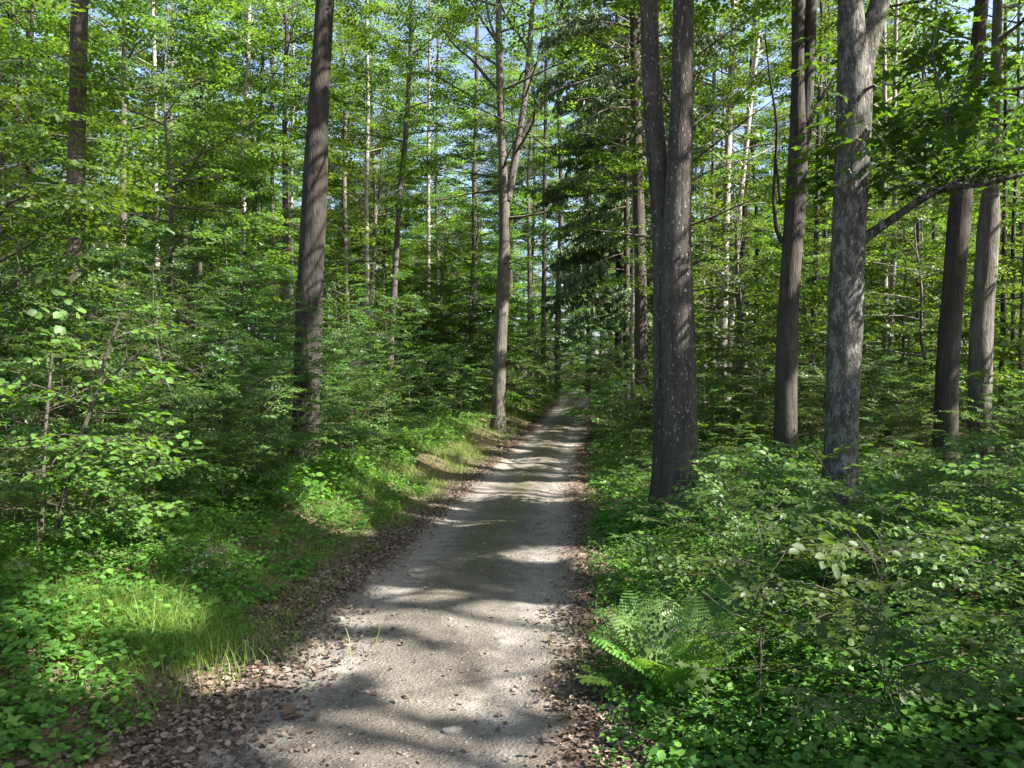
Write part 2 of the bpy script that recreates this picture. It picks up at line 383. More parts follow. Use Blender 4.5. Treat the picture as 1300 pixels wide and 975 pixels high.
# ------------------------------------------------------------------ linking objects
def link(o): COL.objects.link(o); return o
def thing(name, label, cat, loc, group=None, rz=0.0, sc=1.0):
    o = link(bpy.data.objects.new(name, None)); o.location = loc; o.rotation_euler = (0, 0, rz); o.scale = (sc, sc, sc); o.empty_display_size = 0.2
    o["label"] = label; o["category"] = cat
    if group: o["group"] = group
    return o
def part(name, me, mat, parent=None):
    o = link(bpy.data.objects.new(name, me)); 
    if not me.materials: me.materials.append(mat)
    if parent is not None: o.parent = parent
    return o
def dup(root, loc, rz, label, group, sc=1.0, tilt=(0, 0)):
    c = root.copy(); COL.objects.link(c); c.location = loc; c.rotation_euler = (tilt[0], tilt[1], rz); c.scale = (sc, sc, sc); c["label"] = label; c["group"] = group
    for ch in root.children:
        k = ch.copy(); COL.objects.link(k); k.parent = c
    return c
def surface(name, me, mat, kind):
    o = part(name, me, mat); o["kind"] = kind; return o

# ------------------------------------------------------------------ the ground and the track
def axis_grid(lo, hi, near, step, growth):
    a = [0.0]; s = step
    while a[-1] < hi:
        if a[-1] > near: s *= growth
        a.append(a[-1] + s)
    b = [0.0]; s = step
    while b[-1] > lo:
        if b[-1] < -near: s *= growth
        b.append(b[-1] - s)
    return np.array(b[::-1][:-1] + a)
def grid_mesh(name, X, Y, Z, sm=True):
    n, m = X.shape
    i = np.arange(n - 1)[:, None] * m; j = np.arange(m - 1)[None]
    q = np.stack([i + j, i + j + 1, i + m + j + 1, i + m + j], -1).reshape(-1, 4)
    return mesh_from(name, np.stack([X, Y, Z], -1).reshape(-1, 3), [q], sm)
gx = axis_grid(-500, 500, 6, 0.14, 1.09); gy = axis_grid(-120, 900, 16, 0.18, 1.05)
GX, GY = np.meshgrid(gx, gy)
GXs = GX + xc(GY) * np.exp(-(GX / 30) ** 2)
GZ = ground(GXs, GY)
dd = np.abs(GXs - xc(GY))
GZ = GZ - 0.09 * smooth((HALF + 0.05 - dd) / 0.35)
def soil_mat():
    m, t, out = new_mat("forest_soil"); tc = t.nodes.new("ShaderNodeTexCoord"); o = tc.outputs["Object"]
    n1 = noise_node(t, 3, 5, 0.6, o); n2 = noise_node(t, 40, 4, 0.65, o)
    c = ramp(t, [(0.3, (0.05, 0.032, 0.02)), (0.5, (0.12, 0.08, 0.052)), (0.7, (0.2, 0.14, 0.095))], n2)
    c = mixc(t, ramp(t, [(0.45, (0, 0, 0)), (0.65, (0.6, 0.6, 0.6))], n1), c, (0.04, 0.055, 0.018))
    p = t.nodes.new("ShaderNodeBsdfPrincipled"); p.inputs["Roughness"].default_value = 0.95; t.links.new(c, p.inputs["Base Color"])
    b = t.nodes.new("ShaderNodeBump"); b.inputs["Distance"].default_value = 0.03; t.links.new(n2, b.inputs["Height"]); t.links.new(b.outputs[0], p.inputs["Normal"])
    t.links.new(p.outputs[0], out.inputs[0]); return m
M_SOIL = soil_mat()
surface("ground", grid_mesh("ground", GXs, GY, GZ), M_SOIL, "structure")

n_track = SinNoise(8, 2, 12, 1.6, 3); n_edge = SinNoise(9, 1, 8, 1.2, 3)
def track_z(x, y):
    d = (x - xc(y)); a = np.abs(d) / HALF
    p = np.stack([x, y], -1)
    z = zr(y) + 0.018 * np.exp(-(d / 0.25) ** 2) - 0.022 * np.exp(-((np.abs(d) - 0.6) / 0.25) ** 2)
    z = z + 0.014 * n_track(p) * (1 - 0.5 * a.clip(0, 1)) + 0.006 * n_track(p * 4.0) + 0.004 * n_track(p * 13.0)
    return z - 0.05 * smooth((a - 0.8) / 0.3)
ty = np.concatenate([np.arange(-12, 1.5, 0.25), np.arange(1.5, 14, 0.05), np.arange(14, 40, 0.2), np.arange(40, 110, 0.8)])
tx = np.linspace(-1, 1, 61)
TX, TY = np.meshgrid(tx, ty)
hw = HALF * (1.10 + 0.10 * n_edge(ty[:, None]))
TXs = xc(TY) + TX * hw[:, None]
def track_mat():
    m, t, out = new_mat("track_gravel"); tc = t.nodes.new("ShaderNodeTexCoord"); o = tc.outputs["Object"]; uv = t.nodes.new("ShaderNodeAttribute"); uv.attribute_name = "across"
    n1 = noise_node(t, 1.3, 4, 0.6, o); n2 = noise_node(t, 70, 5, 0.7, o); n3 = noise_node(t, 7, 5, 0.6, o)
    vo = t.nodes.new("ShaderNodeTexVoronoi"); vo.inputs["Scale"].default_value = 55; t.links.new(o, vo.inputs["Vector"])
    c = ramp(t, [(0.28, (0.115, 0.107, 0.099)), (0.5, (0.225, 0.21, 0.194)), (0.74, (0.36, 0.34, 0.317))], math_node(t, 'ADD', math_node(t, 'MULTIPLY', n2, 0.55), math_node(t, 'MULTIPLY', n3, 0.45)))
    c = mixc(t, 0.5, c, ramp(t, [(0.35, (0.6, 0.57, 0.53)), (0.62, (1.12, 1.11, 1.09))], n1), 'MULTIPLY')
    c = mixc(t, 0.4, c, ramp(t, [(0, (0.55, 0.55, 0.55)), (1, (1.3, 1.3, 1.3))], vo.outputs["Color"]), 'MULTIPLY')
    ab = math_node(t, 'ABSOLUTE', uv.outputs["Fac"])
    edge = math_node(t, 'ADD', ab, math_node(t, 'MULTIPLY', math_node(t, 'SUBTRACT', n3, 0.5), 0.7))
    c = mixc(t, ramp(t, [(0.55, (0, 0, 0)), (0.80, (0.95, 0.95, 0.95))], edge), c, ramp(t, [(0.3, (0.07, 0.048, 0.034)), (0.7, (0.20, 0.145, 0.105))], n2))
    mid = math_node(t, 'ADD', ab, math_node(t, 'MULTIPLY', math_node(t, 'SUBTRACT', n1, 0.5), 0.8))
    sx = t.nodes.new("ShaderNodeSeparateXYZ"); t.links.new(o, sx.inputs[0])
    rut = ramp(t, [(0.28, (0.66, 0.64, 0.6)), (0.42, (1.12, 1.12, 1.12)), (0.66, (1.12, 1.12, 1.12)), (0.8, (0.66, 0.63, 0.6))], math_node(t, 'ADD', ab, math_node(t, 'MULTIPLY', math_node(t, 'SUBTRACT', n3, 0.5), 0.35)))
    c = mixc(t, 0.8, c, rut, 'MULTIPLY')
    farm = ramp(t, [(0.0, (0, 0, 0)), (1.0, (1, 1, 1))], math_node(t, 'MULTIPLY', math_node(t, 'SUBTRACT', sx.outputs[1], 4.5), 0.4))
    c = mixc(t, mixc(t, 1.0, ramp(t, [(0.02, (0.7, 0.7, 0.7)), (0.18, (0, 0, 0))], mid), farm, 'MULTIPLY'), c, mixc(t, n2, (0.10, 0.085, 0.05), (0.09, 0.10, 0.04)))
    p = t.nodes.new("ShaderNodeBsdfPrincipled"); p.inputs["Roughness"].default_value = 0.92; p.inputs["Specular IOR Level"].default_value = 0.2; t.links.new(c, p.inputs["Base Color"])
    b = t.nodes.new("ShaderNodeBump"); b.inputs["Distance"].default_value = 0.016; b.inputs["Strength"].default_value = 1.0
    t.links.new(math_node(t, 'ADD', n2, math_node(t, 'MULTIPLY', vo.outputs["Distance"], 0.7)), b.inputs["Height"]); t.links.new(b.outputs[0], p.inputs["Normal"])
    t.links.new(p.outputs[0], out.inputs[0]); return m
tme = grid_mesh("track", TXs, TY, track_z(TXs, TY))
at = tme.attributes.new("across", 'FLOAT', 'POINT'); at.data.foreach_set("value", TX.ravel().astype(np.float32))
surface("track", tme, track_mat(), "structure")
def surf_z(x, y):
    d = np.abs(x - xc(y)); g = ground(x, y) - 0.09 * smooth((HALF + 0.05 - d) / 0.35)
    return np.where(d < HALF * 1.05, np.maximum(track_z(x, y), g), g)

# gravel: loose stones on the track (uncountable)
def stones(n, r, ylo, yhi, smin, smax, spread):
    ico = np.array([[0, 0, 1], [.9, 0, .35], [.28, .85, .3], [-.72, .52, .4], [-.72, -.52, .3], [.28, -.85, .4], [0, 0, -.4]])
    fc = np.array([[0, i, i % 5 + 1] for i in range(1, 6)] + [[6, i % 5 + 1, i] for i in range(1, 6)])
    y = ylo + (yhi - ylo) * r.uniform(0, 1, n) ** 1.7; d = r.normal(0, spread, n).clip(-1.05, 1.05); x = xc(y) + d
    s = smin + (smax - smin) * r.uniform(0, 1, n) ** 4; a = r.uniform(0, 6.28, n)
    V = ico[None] * s[:, None, None] * r.uniform(0.6, 1.25, (n, 7, 1)); V[..., 2] *= 0.6
    c, q = np.cos(a)[:, None], np.sin(a)[:, None]
    X = V[..., 0] * c - V[..., 1] * q + x[:, None]; Y = V[..., 0] * q + V[..., 1] * c + y[:, None]; Z = V[..., 2] + surf_z(x, y)[:, None]
    g = Geo(); g.add(np.stack([X, Y, Z], -1).reshape(-1, 3), [(fc[None] + (np.arange(n) * 7)[:, None, None]).reshape(-1, 3)]); return g
_st = stones(8000, rng, 2.2, 12, 0.002, 0.011, 0.6); _s2 = stones(200, rng, 2.2, 16, 0.010, 0.03, 0.7); _st.add(np.concatenate(_s2.V), [np.concatenate(v) for v in _s2.F.values()])
surface("gravel", _st.mesh("gravel"), simple_mat("stone", [(0, (0.10, 0.087, 0.073)), (0.5, (0.23, 0.205, 0.175)), (1, (0.37, 0.335, 0.29))]), "stuff")

# dead leaves along both edges and over the forest floor
def litter(n, r, ylo, yhi, pw, dfun, size=(0.03, 0.055), lift=0.006, tpl=TPL_BEECH):
    y = ylo + (yhi - ylo) * r.uniform(0, 1, n) ** pw; x = xc(y) + dfun(n, y)
    z = surf_z(x, y) + r.uniform(0, 1, n) ** 2 * 0.02 + lift
    a = r.uniform(0, 6.28, n); d = np.stack([np.cos(a), np.sin(a), r.normal(0, 0.3, n)], -1)
    nr = np.stack([r.normal(0, .45, n), r.normal(0, .45, n), np.ones(n)], -1)
    return np.stack([x, y, z], -1), d, nr, r.uniform(*size, n)
lg = Geo(); TPL_CURL = (TPL_BEECH[0] * [1, 1.05, 2.2], TPL_BEECH[1])
leaves(lg, *litter(15000, rng, 2.2, 20, 1.9, lambda n, y: -(HALF * np.where(y < 5, .80, .95) + rng.normal(0, 0.22, n) * np.where(y < 5.5, 1.1, 0.7)), size=(.02, .042)), TPL_CURL)
leaves(lg, *litter(8000, rng, 2.2, 20, 1.9, lambda n, y: HALF * 0.98 + rng.normal(0, 0.18, n), size=(.02, .042)), TPL_CURL)
leaves(lg, *litter(9000, rng, 2.5, 22, 1.3, lambda n, y: -(HALF + rng.uniform(0.2, 7, n))), TPL_CURL)
leaves(lg, *litter(6000, rng, 2.2, 16, 1.3, lambda n, y: HALF + rng.uniform(0.1, 6, n)), TPL_CURL)
leaves(lg, *litter(500, rng, 2.5, 16, 1.5, lambda n, y: rng.uniform(-1, 1, n), size=(.02, .045), lift=0.008), TPL_CURL)
leaves(lg, *litter(3500, rng, 18, 60, 1.3, lambda n, y: np.where(rng.uniform(0, 1, n) < .5, -1, 1) * (HALF * .95 + np.abs(rng.normal(0, .25, n))), size=(.06, .1)), TPL_CURL)
surface("leaf_litter", lg.mesh("leaf_litter"), simple_mat("dead_leaf", [(0, (0.055, 0.04, 0.031)), (0.5, (0.13, 0.098, 0.078)), (1, (0.26, 0.21, 0.175))], trans=0.15), "stuff")

# grass along the verges
def grass(geo, x, y, r, h, wd):
    n = len(x); z = surf_z(x, y) - 0.01; a = r.uniform(0, 6.28, n); b = r.uniform(0, 6.28, n)
    H = h * r.uniform(0.35, 1.2, n) * (0.75 + 0.6 * n_gr(np.stack([x, y], -1) * 4.0).clip(-.6, 1)); lean = r.uniform(0.15, 1.1, n) * H
    p = np.stack([x, y, z], -1); s = np.stack([np.cos(a), np.sin(a), np.zeros(n)], -1) * (wd * r.uniform(.6, 1.2, n))[:, None]
    l = np.stack([np.cos(b), np.sin(b), np.zeros(n)], -1) * lean[:, None]; up = np.zeros((n, 3)); up[:, 2] = H
    V = np.stack([p - s, p + s, p + 0.55 * up + 0.3 * l - s * .8, p + 0.55 * up + 0.3 * l + s * .8, p + up * (1 - .25 * (lean / H)[:, None] ** 2) + l], 1)
    i = (np.arange(n) * 5)[:, None]
    geo.add(V.reshape(-1, 3), [i + np.array([[0, 1, 3, 2]]), i + np.array([[2, 3, 4]])])
gg = Geo(); n_gr = SinNoise(21, 2, 12, 1.3, 2)
def verge(n, side, ylo, yhi, e0, e1, h, wd, pw=1.5, thr=-0.2):
    y = ylo + (yhi - ylo) * rng.uniform(0, 1, n) ** pw; e = e0 + (e1 - e0) * rng.uniform(0, 1, n); x = xc(y) + side * (HALF + e)
    m = n_gr(np.stack([x, y], -1)) > thr
    x, y, e = x[m], y[m], e[m]
    grass(gg, x, y, rng, h * (0.55 + 0.6 * smooth(e / 0.9)), wd)
verge(30000, -1, 5.0, 20, -0.08, 2.2, 0.16, 0.002, 1.2, -9)
verge(30000, -1, 3.6, 15, 0.25, 2.0, 0.15, 0.0018, 1.3, -0.25)
verge(22000, -1, 9, 55, 0.05, 2.2, 0.24, 0.004, 1.2, -0.7)
verge(12000, 1, 2.2, 16, -0.05, 1.0, 0.16, 0.0022, 1.5, -0.4)
verge(7000, 1, 10, 55, 0.05, 0.8, 0.2, 0.005, 1.2, -0.3)
# the sunny tussock on the left bank
tx_, ty_ = (175 - CX) / FPX * 4.6, 4.6
nn = 7000; ra = rng.normal(0, 1, (nn, 2)); grass(gg, tx_ + ra[:, 0] * 0.42, ty_ + ra[:, 1] * 0.36, rng, 0.24, 0.0022)
nn = 1500; ra = rng.normal(0, 1, (nn, 2)); grass(gg, 1.05 + ra[:, 0] * 0.3, 4.4 + ra[:, 1] * 0.5, rng, 0.3, 0.002)
# thin grass on the crown of the track farther on
nn = 3500; yy = 7 + 40 * rng.uniform(0, 1, nn) ** 1.3; grass(gg, xc(yy) + rng.normal(0, 0.16, nn), yy, rng, 0.05, 0.003)
surface("grass", gg.mesh("grass"), M_GRASS, "stuff")

# low herb layer
def herbs(geo, n, r, side, ylo, yhi, e0, e1, h, leaf, tpl, k=6, pw=1.4, thr=-9):
    y = ylo + (yhi - ylo) * r.uniform(0, 1, n) ** pw; e = e0 + (e1 - e0) * r.uniform(0, 1, n); x = xc(y) + side * (HALF + e)
    m = n_gr(np.stack([x, y], -1) * 0.8 + 7) > thr; x, y, e = x[m], y[m], e[m]; n = len(x)
    z = surf_z(x, y); H = h * r.uniform(0.3, 1.1, n) * (0.5 + 0.5 * smooth(e / 0.8))
    a = r.uniform(0, 6.28, (n, k)); rad = r.uniform(0.15, 0.7, (n, k)) * leaf * 1.6
    tilt = r.normal(-0.15, 0.3, (n, k)); lev = r.uniform(0.55, 1.05, (n, k))
    P = np.stack([x[:, None] + np.cos(a) * rad, y[:, None] + np.sin(a) * rad, z[:, None] + H[:, None] * lev], -1)
    D = np.stack([np.cos(a), np.sin(a), tilt], -1); N = np.stack([r.normal(0, .3, (n, k)), r.normal(0, .3, (n, k)), np.ones((n, k))], -1)
    leaves(geo, P.reshape(-1, 3), D.reshape(-1, 3), N.reshape(-1, 3), (leaf * r.uniform(0.6, 1.2, (n, k))).ravel(), tpl)
hg = Geo()
herbs(hg, 600, rng, -1, 2.2, 4.6, 0.0, 1.5, 0.16, 0.038, TPL_WIDE, thr=-.2)
herbs(hg, 350, rng, -1, 2.2, 5, 0.0, 1.6, 0.2, 0.03, TPL_BEECH, k=10, thr=-.5)
herbs(hg, 200, rng, -1, 2.2, 5, 0.2, 1.8, 0.26, 0.055, TPL_DIA, k=8, thr=-.5)
herbs(hg, 4200, rng, -1, 2.2, 12, 0.25, 2.8, 0.2, 0.045, TPL_WIDE, thr=-0.3)
herbs(hg, 1900, rng, -1, 5.5, 22, 1.1, 3.2, 0.2, 0.045, TPL_WIDE)
herbs(hg, 900, rng, -1, 2.2, 7, 0.3, 2.2, 0.16, 0.06, TPL_MAPLE, thr=0.1)
herbs(hg, 9500, rng, 1, 1.9, 10, 0.12, 5.0, 0.28, 0.042, TPL_WIDE)
herbs(hg, 1600, rng, 1, 1.9, 8, 0.3, 4.0, 0.25, 0.062, TPL_MAPLE, thr=-.1)
herbs(hg, 2500, rng, 1, 1.9, 9, -0.1, 1.6, 0.22, 0.026, TPL_BEECH, k=9)
herbs(hg, 3500, rng, 1, 8, 26, 0.1, 6, 0.35, 0.08, TPL_WIDE)
herbs(hg, 4000, rng, -1, 8, 36, 0.9, 9, 0.35, 0.085, TPL_WIDE)
herbs(hg, 4500, rng, 1, 26, 100, 0.1, 12, 0.4, 0.14, TPL_WIDE, pw=1.0)
herbs(hg, 5500, rng, -1, 30, 100, 0.1, 14, 0.4, 0.14, TPL_WIDE, pw=1.0)
surface("undergrowth", hg.mesh("undergrowth"), M_HERB, "stuff")

# gaps cut into the crowns along sun beams, to light chosen places
GAPS = []
MARGIN = 0.26
def gap(px, py, D, r): GAPS.append((*W(px, py, D), r))
def gap_ground(px, py, r):
    D = EYE * FPX / (py - HY); GAPS.append((*W(px, py, D), r))
for a in [(605, 792, .30), (580, 868, .30), (495, 772, .22), (465, 822, .26), (450, 935, .26), (545, 965, .3), (405, 850, .12), (700, 545, 1.0), (650, 560, .5), (690, 690, .2), (612, 640, .5), (540, 740, .24), (715, 600, .4), (725, 510, 1.5), (300, 850, .18), (740, 520, 2.0), (650, 575, .6)]: gap_ground(*a)
for a in [(185, 735, 4.7, .42), (100, 860, 3.9, .22), (60, 800, 4.2, .2), (380, 670, 9, .5), (640, 540, 23, 1.6), (590, 590, 17, .7), (560, 600, 15, .6), (100, 550, 5.6, .6), (140, 630, 5.5, .5), (150, 470, 5.7, .4), (310, 355, 10, .8), (440, 520, 13, .9), (395, 560, 12, .5),
          (960, 620, 7, .5), (1000, 830, 3.5, .4), (1050, 900, 3.2, .3), (840, 830, 4, .3), (900, 870, 3.4, .25), (1230, 690, 5.5, .4), (1120, 760, 4.2, .3), (1150, 480, 16, 1.5), (1000, 430, 18, 1.5), (1250, 540, 12, .8), (780, 430, 25, 1.8), (785, 500, 20, 1.0), (870, 320, 8.5, .22), (878, 230, 8.5, .2), (872, 150, 8.6, .15), (845, 130, 8.7, .15), (1095, 60, 8.3, .3), (1085, 230, 8.2, .12), (640, 420, 24, .5), (640, 300, 24, .5), (395, 200, 12, .15), (400, 120, 12, .12), (700, 430, 34, 1.5), (500, 400, 27, 1.5), (250, 420, 8, .6), (60, 330, 8, .6), (820, 900, 3.1, .25), (772, 180, 29, 1.8), (765, 290, 28, 1.6), (790, 90, 29, 1.2)]: gap(*a)
_gr = np.random.default_rng(17)
for _ in range(90):
    y = 4.5 + 29 * _gr.uniform() ** 1.3; x = float(xc(y)) + _gr.uniform(-1, 1) * (2.0 + 0.32 * y); (abs(x - xc(y)) < 1.3 and _gr.uniform() < .6) or GAPS.append((x, y, g1(x, y) + _gr.uniform(0, 1.3), _gr.uniform(.10, .28) * (1 + y / 14)))
for _ in range(46):
    y = 5.5 + 12 * _gr.uniform(); x = float(xc(y)) - 2.6 - _gr.uniform(0, 6); GAPS.append((x, y, g1(x, y) + _gr.uniform(.3, 4), _gr.uniform(.2, .6)))
for _ in range(26):
    y = 2.8 + 12 * _gr.uniform(); x = float(xc(y)) + 1.2 + _gr.uniform(0, .55 * y + 1); GAPS.append((x, y, g1(x, y) + .7, _gr.uniform(.3, .6)))
for _ in range(45):
    y = 8 + 40 * _gr.uniform(); x = _gr.uniform(-.65, .65) * y; GAPS.append((x, y, _gr.uniform(2, 9), _gr.uniform(.4, 1.2)))
GA = np.array(GAPS)
def sun_gaps(org):
    org = np.asarray(org, float); mid = org + [0, 0, 10]
    v = mid - GA[:, :3]; t = v @ TO_SUN; near = GA[np.linalg.norm(v - t[:, None] * TO_SUN, axis=1) < 14]
    def keep(O):
        m = np.ones(len(O), bool); lo = O.min(0) + org; hi = O.max(0) + org
        for x, y, z, r_ in near:
            v = O + org - [x, y, z]; t = v @ TO_SUN; q = v - t[:, None] * TO_SUN
            m &= ~((t > 1.5) & ((q ** 2).sum(1) < (r_ + .06) ** 2))
        return m
    return keep

# ------------------------------------------------------------------ hero trees, traced as stems with real distances
n_bark = SinNoise(31, 3, 14, 5.0, 3)
LAND = []     # landmarks used by the labels: (px, depth, phrase)
def stem_from(spec, D, Dtop=None):
    Dt = Dtop or D; pts, rad = [], []
    n = len(spec)
    for i, (px, py, wpx) in enumerate(spec):
        d = D + (Dt - D) * i / max(1, n - 1); pts.append(W(px, py, d)); rad.append(wpx * 0.455 * d / FPX)
    return np.array(pts), np.array(rad)
def extend_up(P, rad, top, r, lean=0.02):
    P = list(P); rad = list(rad); d = unit(P[-1] - P[-2]); z0 = P[-1][2]
    n = max(2, int((top - z0) / 2.0)); r0 = rad[-1]
    for i in range(1, n + 1):
        st = (top - z0) / n; p = P[-1] + np.array([d[0] / max(d[2], .5) * st * 0.6 ** i + r.normal() * 0.08, d[1] / max(d[2], .5) * st * 0.6 ** i + r.normal() * 0.08, st])
        P.append(p); rad.append(max(0.012, r0 * (1 - i / n) ** 0.8))
    return np.array(P), np.array(rad)
def hero(name, label, cat, D, stems, bark, leafm, seed, top, base, spread, limbs, el=(0.1, 0.9), flare=0.5, sides=24, step=0.14, limb_specs=(), lib=None, tpl=TPL_DIA, spr=1.0, group=None, amp=0.06, bend=0.0, ground_it=True, cut=None, secgap=0.45, sprgap=0.34, keep=None, az_bias=None):
    r = np.random.default_rng(seed); S = []
    if leafm is M_SPRUCE: lib, tpl = SPR_SPRUCE, TPL_NEEDLE; secgap, sprgap = 0.26, 0.22
    for spec in stems:
        dz = 0
        if isinstance(spec, tuple): spec, dz = spec
        P, q = stem_from(spec, D + dz)
        S.append([P, q, spec])
    foot = S[0][0][0].copy(); zg = g1(foot[0], foot[1]); org = np.array([foot[0], foot[1], zg])
    t = thing(name, label, cat, tuple(org), group)
    tg = Geo(); sk = []
    for k, (P, q, spec) in enumerate(S):
        if k == 0 or (ground_it and spec[0][1] > 560):
            zb = g1(P[0][0], P[0][1]) - 0.15
            P[0][2] = min(zb, P[0][2])
        P, q = extend_up(P, q, zg + top * r.uniform(0.92, 1.05), r)
        P = P - org
        Q, qq = resample(P, q, step)
        fl = (0.0, flare, 5, r.uniform(0, 6)) if (k == 0 or spec[0][1] > 560) else None
        tube(tg, Q, qq, sides, n_bark, amp, fl); sk.append((Q, qq))
    part("trunk", tg.mesh(name + "_trunk", True), bark, t)
    lg_, wg = grow(sk, r, base, top, spread, limbs, el, lib=lib, spr=spr, tpl=tpl, bend=bend, sec_gap=secgap, spr_gap=sprgap, keep=sun_gaps(org), az_bias=az_bias)
    for sp, dz in limb_specs:
        P, q = stem_from(sp, D, D + dz); P = P - org; Q, qq = resample(P, q, 0.1)
        bg_ = Geo(); tube(bg_, Q, qq, 10, n_bark, 0.12); part("branch", bg_.mesh(name + "_branch", True), bark, t)
    if len(wg.V): part("bough_sprays", wg.mesh(name + "_limbs", True), bark, t)  # bare woody limbs and side branches, without the leaves
    if len(lg_.V): part("crown", lg_.mesh(name + "_crown"), leafm, t)
    LAND.append((stems[0][0][0] if not isinstance(stems[0], tuple) else stems[0][0][0][0], D, label)); return t, sk, org

hero("beech_tree", "thick dark double trunk with pale flecks standing at the right edge of the track", "tree", 8.6,
     [[(864, 690, 60), (864, 640, 54), (863, 560, 50), (862, 480, 47), (860, 400, 44), (858, 320, 40), (860, 250, 35), (864, 150, 31), (866, 60, 29), (867, 0, 28), (868, -60, 27)],
      ([(846, 650, 42), (845, 560, 34), (844, 480, 32), (845, 400, 32), (843, 320, 33), (838, 240, 31), (831, 180, 28), (826, 100, 25), (823, 0, 25), (821, -60, 24)], 0.22)],
     B_FLECK, M_CANOPY, 41, 21, 7.5, 4.6, 26, flare=0.5, sides=32, step=0.1)
ht, hsk, horg = hero("maple_tree", "grey lichen-covered trunk forking near the picture top with one long crooked side branch", "tree", 8.3,
     [[(1066, 700, 54), (1066, 640, 47), (1068, 560, 44), (1070, 480, 44), (1073, 400, 44), (1076, 300, 43), (1080, 200, 42), (1083, 120, 42), (1082, 70, 40), (1078, 30, 34), (1077, -30, 31)],
      [(1086, 110, 34), (1094, 70, 32), (1106, 35, 30), (1116, 5, 27), (1124, -40, 25)]],
     B_LICHEN, M_MAPLE, 42, 19, 6.5, 4.2, 22, flare=0.5, sides=32, step=0.1, amp=0.08,
     limb_specs=[([(1092, 306, 15), (1112, 292, 12.5), (1135, 277, 11.5), (1160, 259, 11), (1185, 243, 11), (1203, 235, 11), (1225, 237, 10), (1245, 235, 9), (1270, 228, 8), (1310, 219, 7), (1360, 205, 5)], -0.6),
                 ([(1203, 235, 5), (1204, 190, 4), (1194, 130, 3), (1180, 60, 2)], 0.3), ([(1076, 128, 6), (1095, 116, 5), (1108, 110, 3)], -0.3)])
hero("beech_tree", "dark upright trunk with a thin bowed side stem right of the dark double trunk", "tree", 13.0,
     [[(997, 530, 34), (998, 480, 29), (1000, 400, 27), (1004, 330, 26), (1009, 260, 26), (1013, 190, 26), (1012, 100, 18), (1012, 0, 17), (1011, -50, 16)],
      [(1019, 200, 20), (1025, 100, 17), (1029, 0, 16), (1032, -50, 15)]], B_DARK, M_CANOPY, 43, 20, 8.5, 4.2, 22, flare=0.3,
     limb_specs=[([(992, 308, 7), (984, 288, 6), (981, 250, 5), (984, 200, 4), (986, 160, 4), (978, 110, 3), (970, 50, 2)], -0.4), ([(1020, 165, 7), (1040, 128, 5), (1055, 105, 4), (1075, 60, 3)], 0.2), ([(990, 260, 4), (984, 200, 3), (985, 170, 3)], -.6)])
hero("beech_tree", "dark smooth trunk leaning slightly right behind the crooked maple branch", "tree", 13.0,
     [[(1200, 540, 34), (1202, 480, 28), (1207, 400, 27), (1212, 330, 27), (1219, 250, 26), (1226, 180, 24), (1234, 110, 20), (1240, 50, 18), (1246, -20, 16)]], B_DARK, M_CANOPY, 44, 19, 8, 4.2, 22, flare=0.3)
hero("beech_tree", "ribbed dark trunk with a pale sunlit streak beside the leaning dark trunk", "tree", 15.0,
     [[(1243, 500, 32), (1245, 440, 27), (1249, 350, 25), (1254, 280, 22), (1259, 200, 17), (1262, 120, 14), (1264, 0, 12)]], B_GREY, M_CANOPY, 45, 19, 7, 4.2, 20, flare=0.4, amp=0.16)
hero("beech_tree", "straight dark trunk rising from the left thicket, thickest on that side", "tree", 12.0,
     [[(386, 600, 42), (388, 540, 37), (390, 460, 36), (393, 380, 35), (398, 280, 33), (403, 180, 30), (409, 80, 27), (414, 0, 26), (417, -60, 25)]], B_DARK, M_CANOPY, 46, 22, 9, 4.6, 24, flare=0.35, sides=28)
hero("beech_tree", "dark trunk at the upper left with peeling pale bark patches, its foot hidden by saplings", "tree", 14.0,
     [[(95, 560, 30), (96, 420, 27), (97, 300, 24), (98, 200, 22), (101, 100, 22), (104, 0, 21), (106, -50, 20)]], B_BROWN, M_CANOPY, 47, 21, 8.5, 4.2, 22, flare=0.4)
hero("beech_tree", "pale grey trunk forking into two stems on the left edge of the track", "tree", 24.0,
     [[(632, 528, 22), (633, 500, 18), (635, 440, 17.5), (638, 370, 17), (641, 300, 16), (640, 250, 15), (638, 200, 11), (635, 120, 10), (633, 40, 9), (634, -20, 8)],
      [(644, 255, 13), (650, 225, 11), (657, 185, 10), (663, 150, 9), (668, 110, 8), (674, 40, 7), (677, -20, 6)]], B_GREY, M_CANOPY, 48, 20, 6.8, 4.4, 18, flare=0.3, sides=20,
     limb_specs=[([(636, 120, 5), (618, 100, 4), (600, 78, 3.5), (578, 60, 3), (556, 30, 2)], 0.5), ([(659, 180, 5), (680, 142, 4.5), (700, 118, 4), (735, 106, 3), (770, 95, 2)], -0.5), ([(668, 100, 5), (690, 70, 4), (720, 45, 3), (760, 20, 2)], .4), ([(633, 60, 4), (622, 30, 3), (615, -10, 2)], 0)])
hero("spruce_tree", "straight brown spruce trunk just left of the dark double trunk", "tree", 21.0,
     [[(816, 520, 22), (815, 470, 18), (813, 380, 17), (811, 280, 16), (808, 180, 15), (806, 80, 14), (805, 0, 13)]], B_BROWN, M_SPRUCE, 49, 25, 8, 2.8, 60, flare=0.3, sides=18, lib=None, bend=-0.5, el=(-0.2, 0.3))

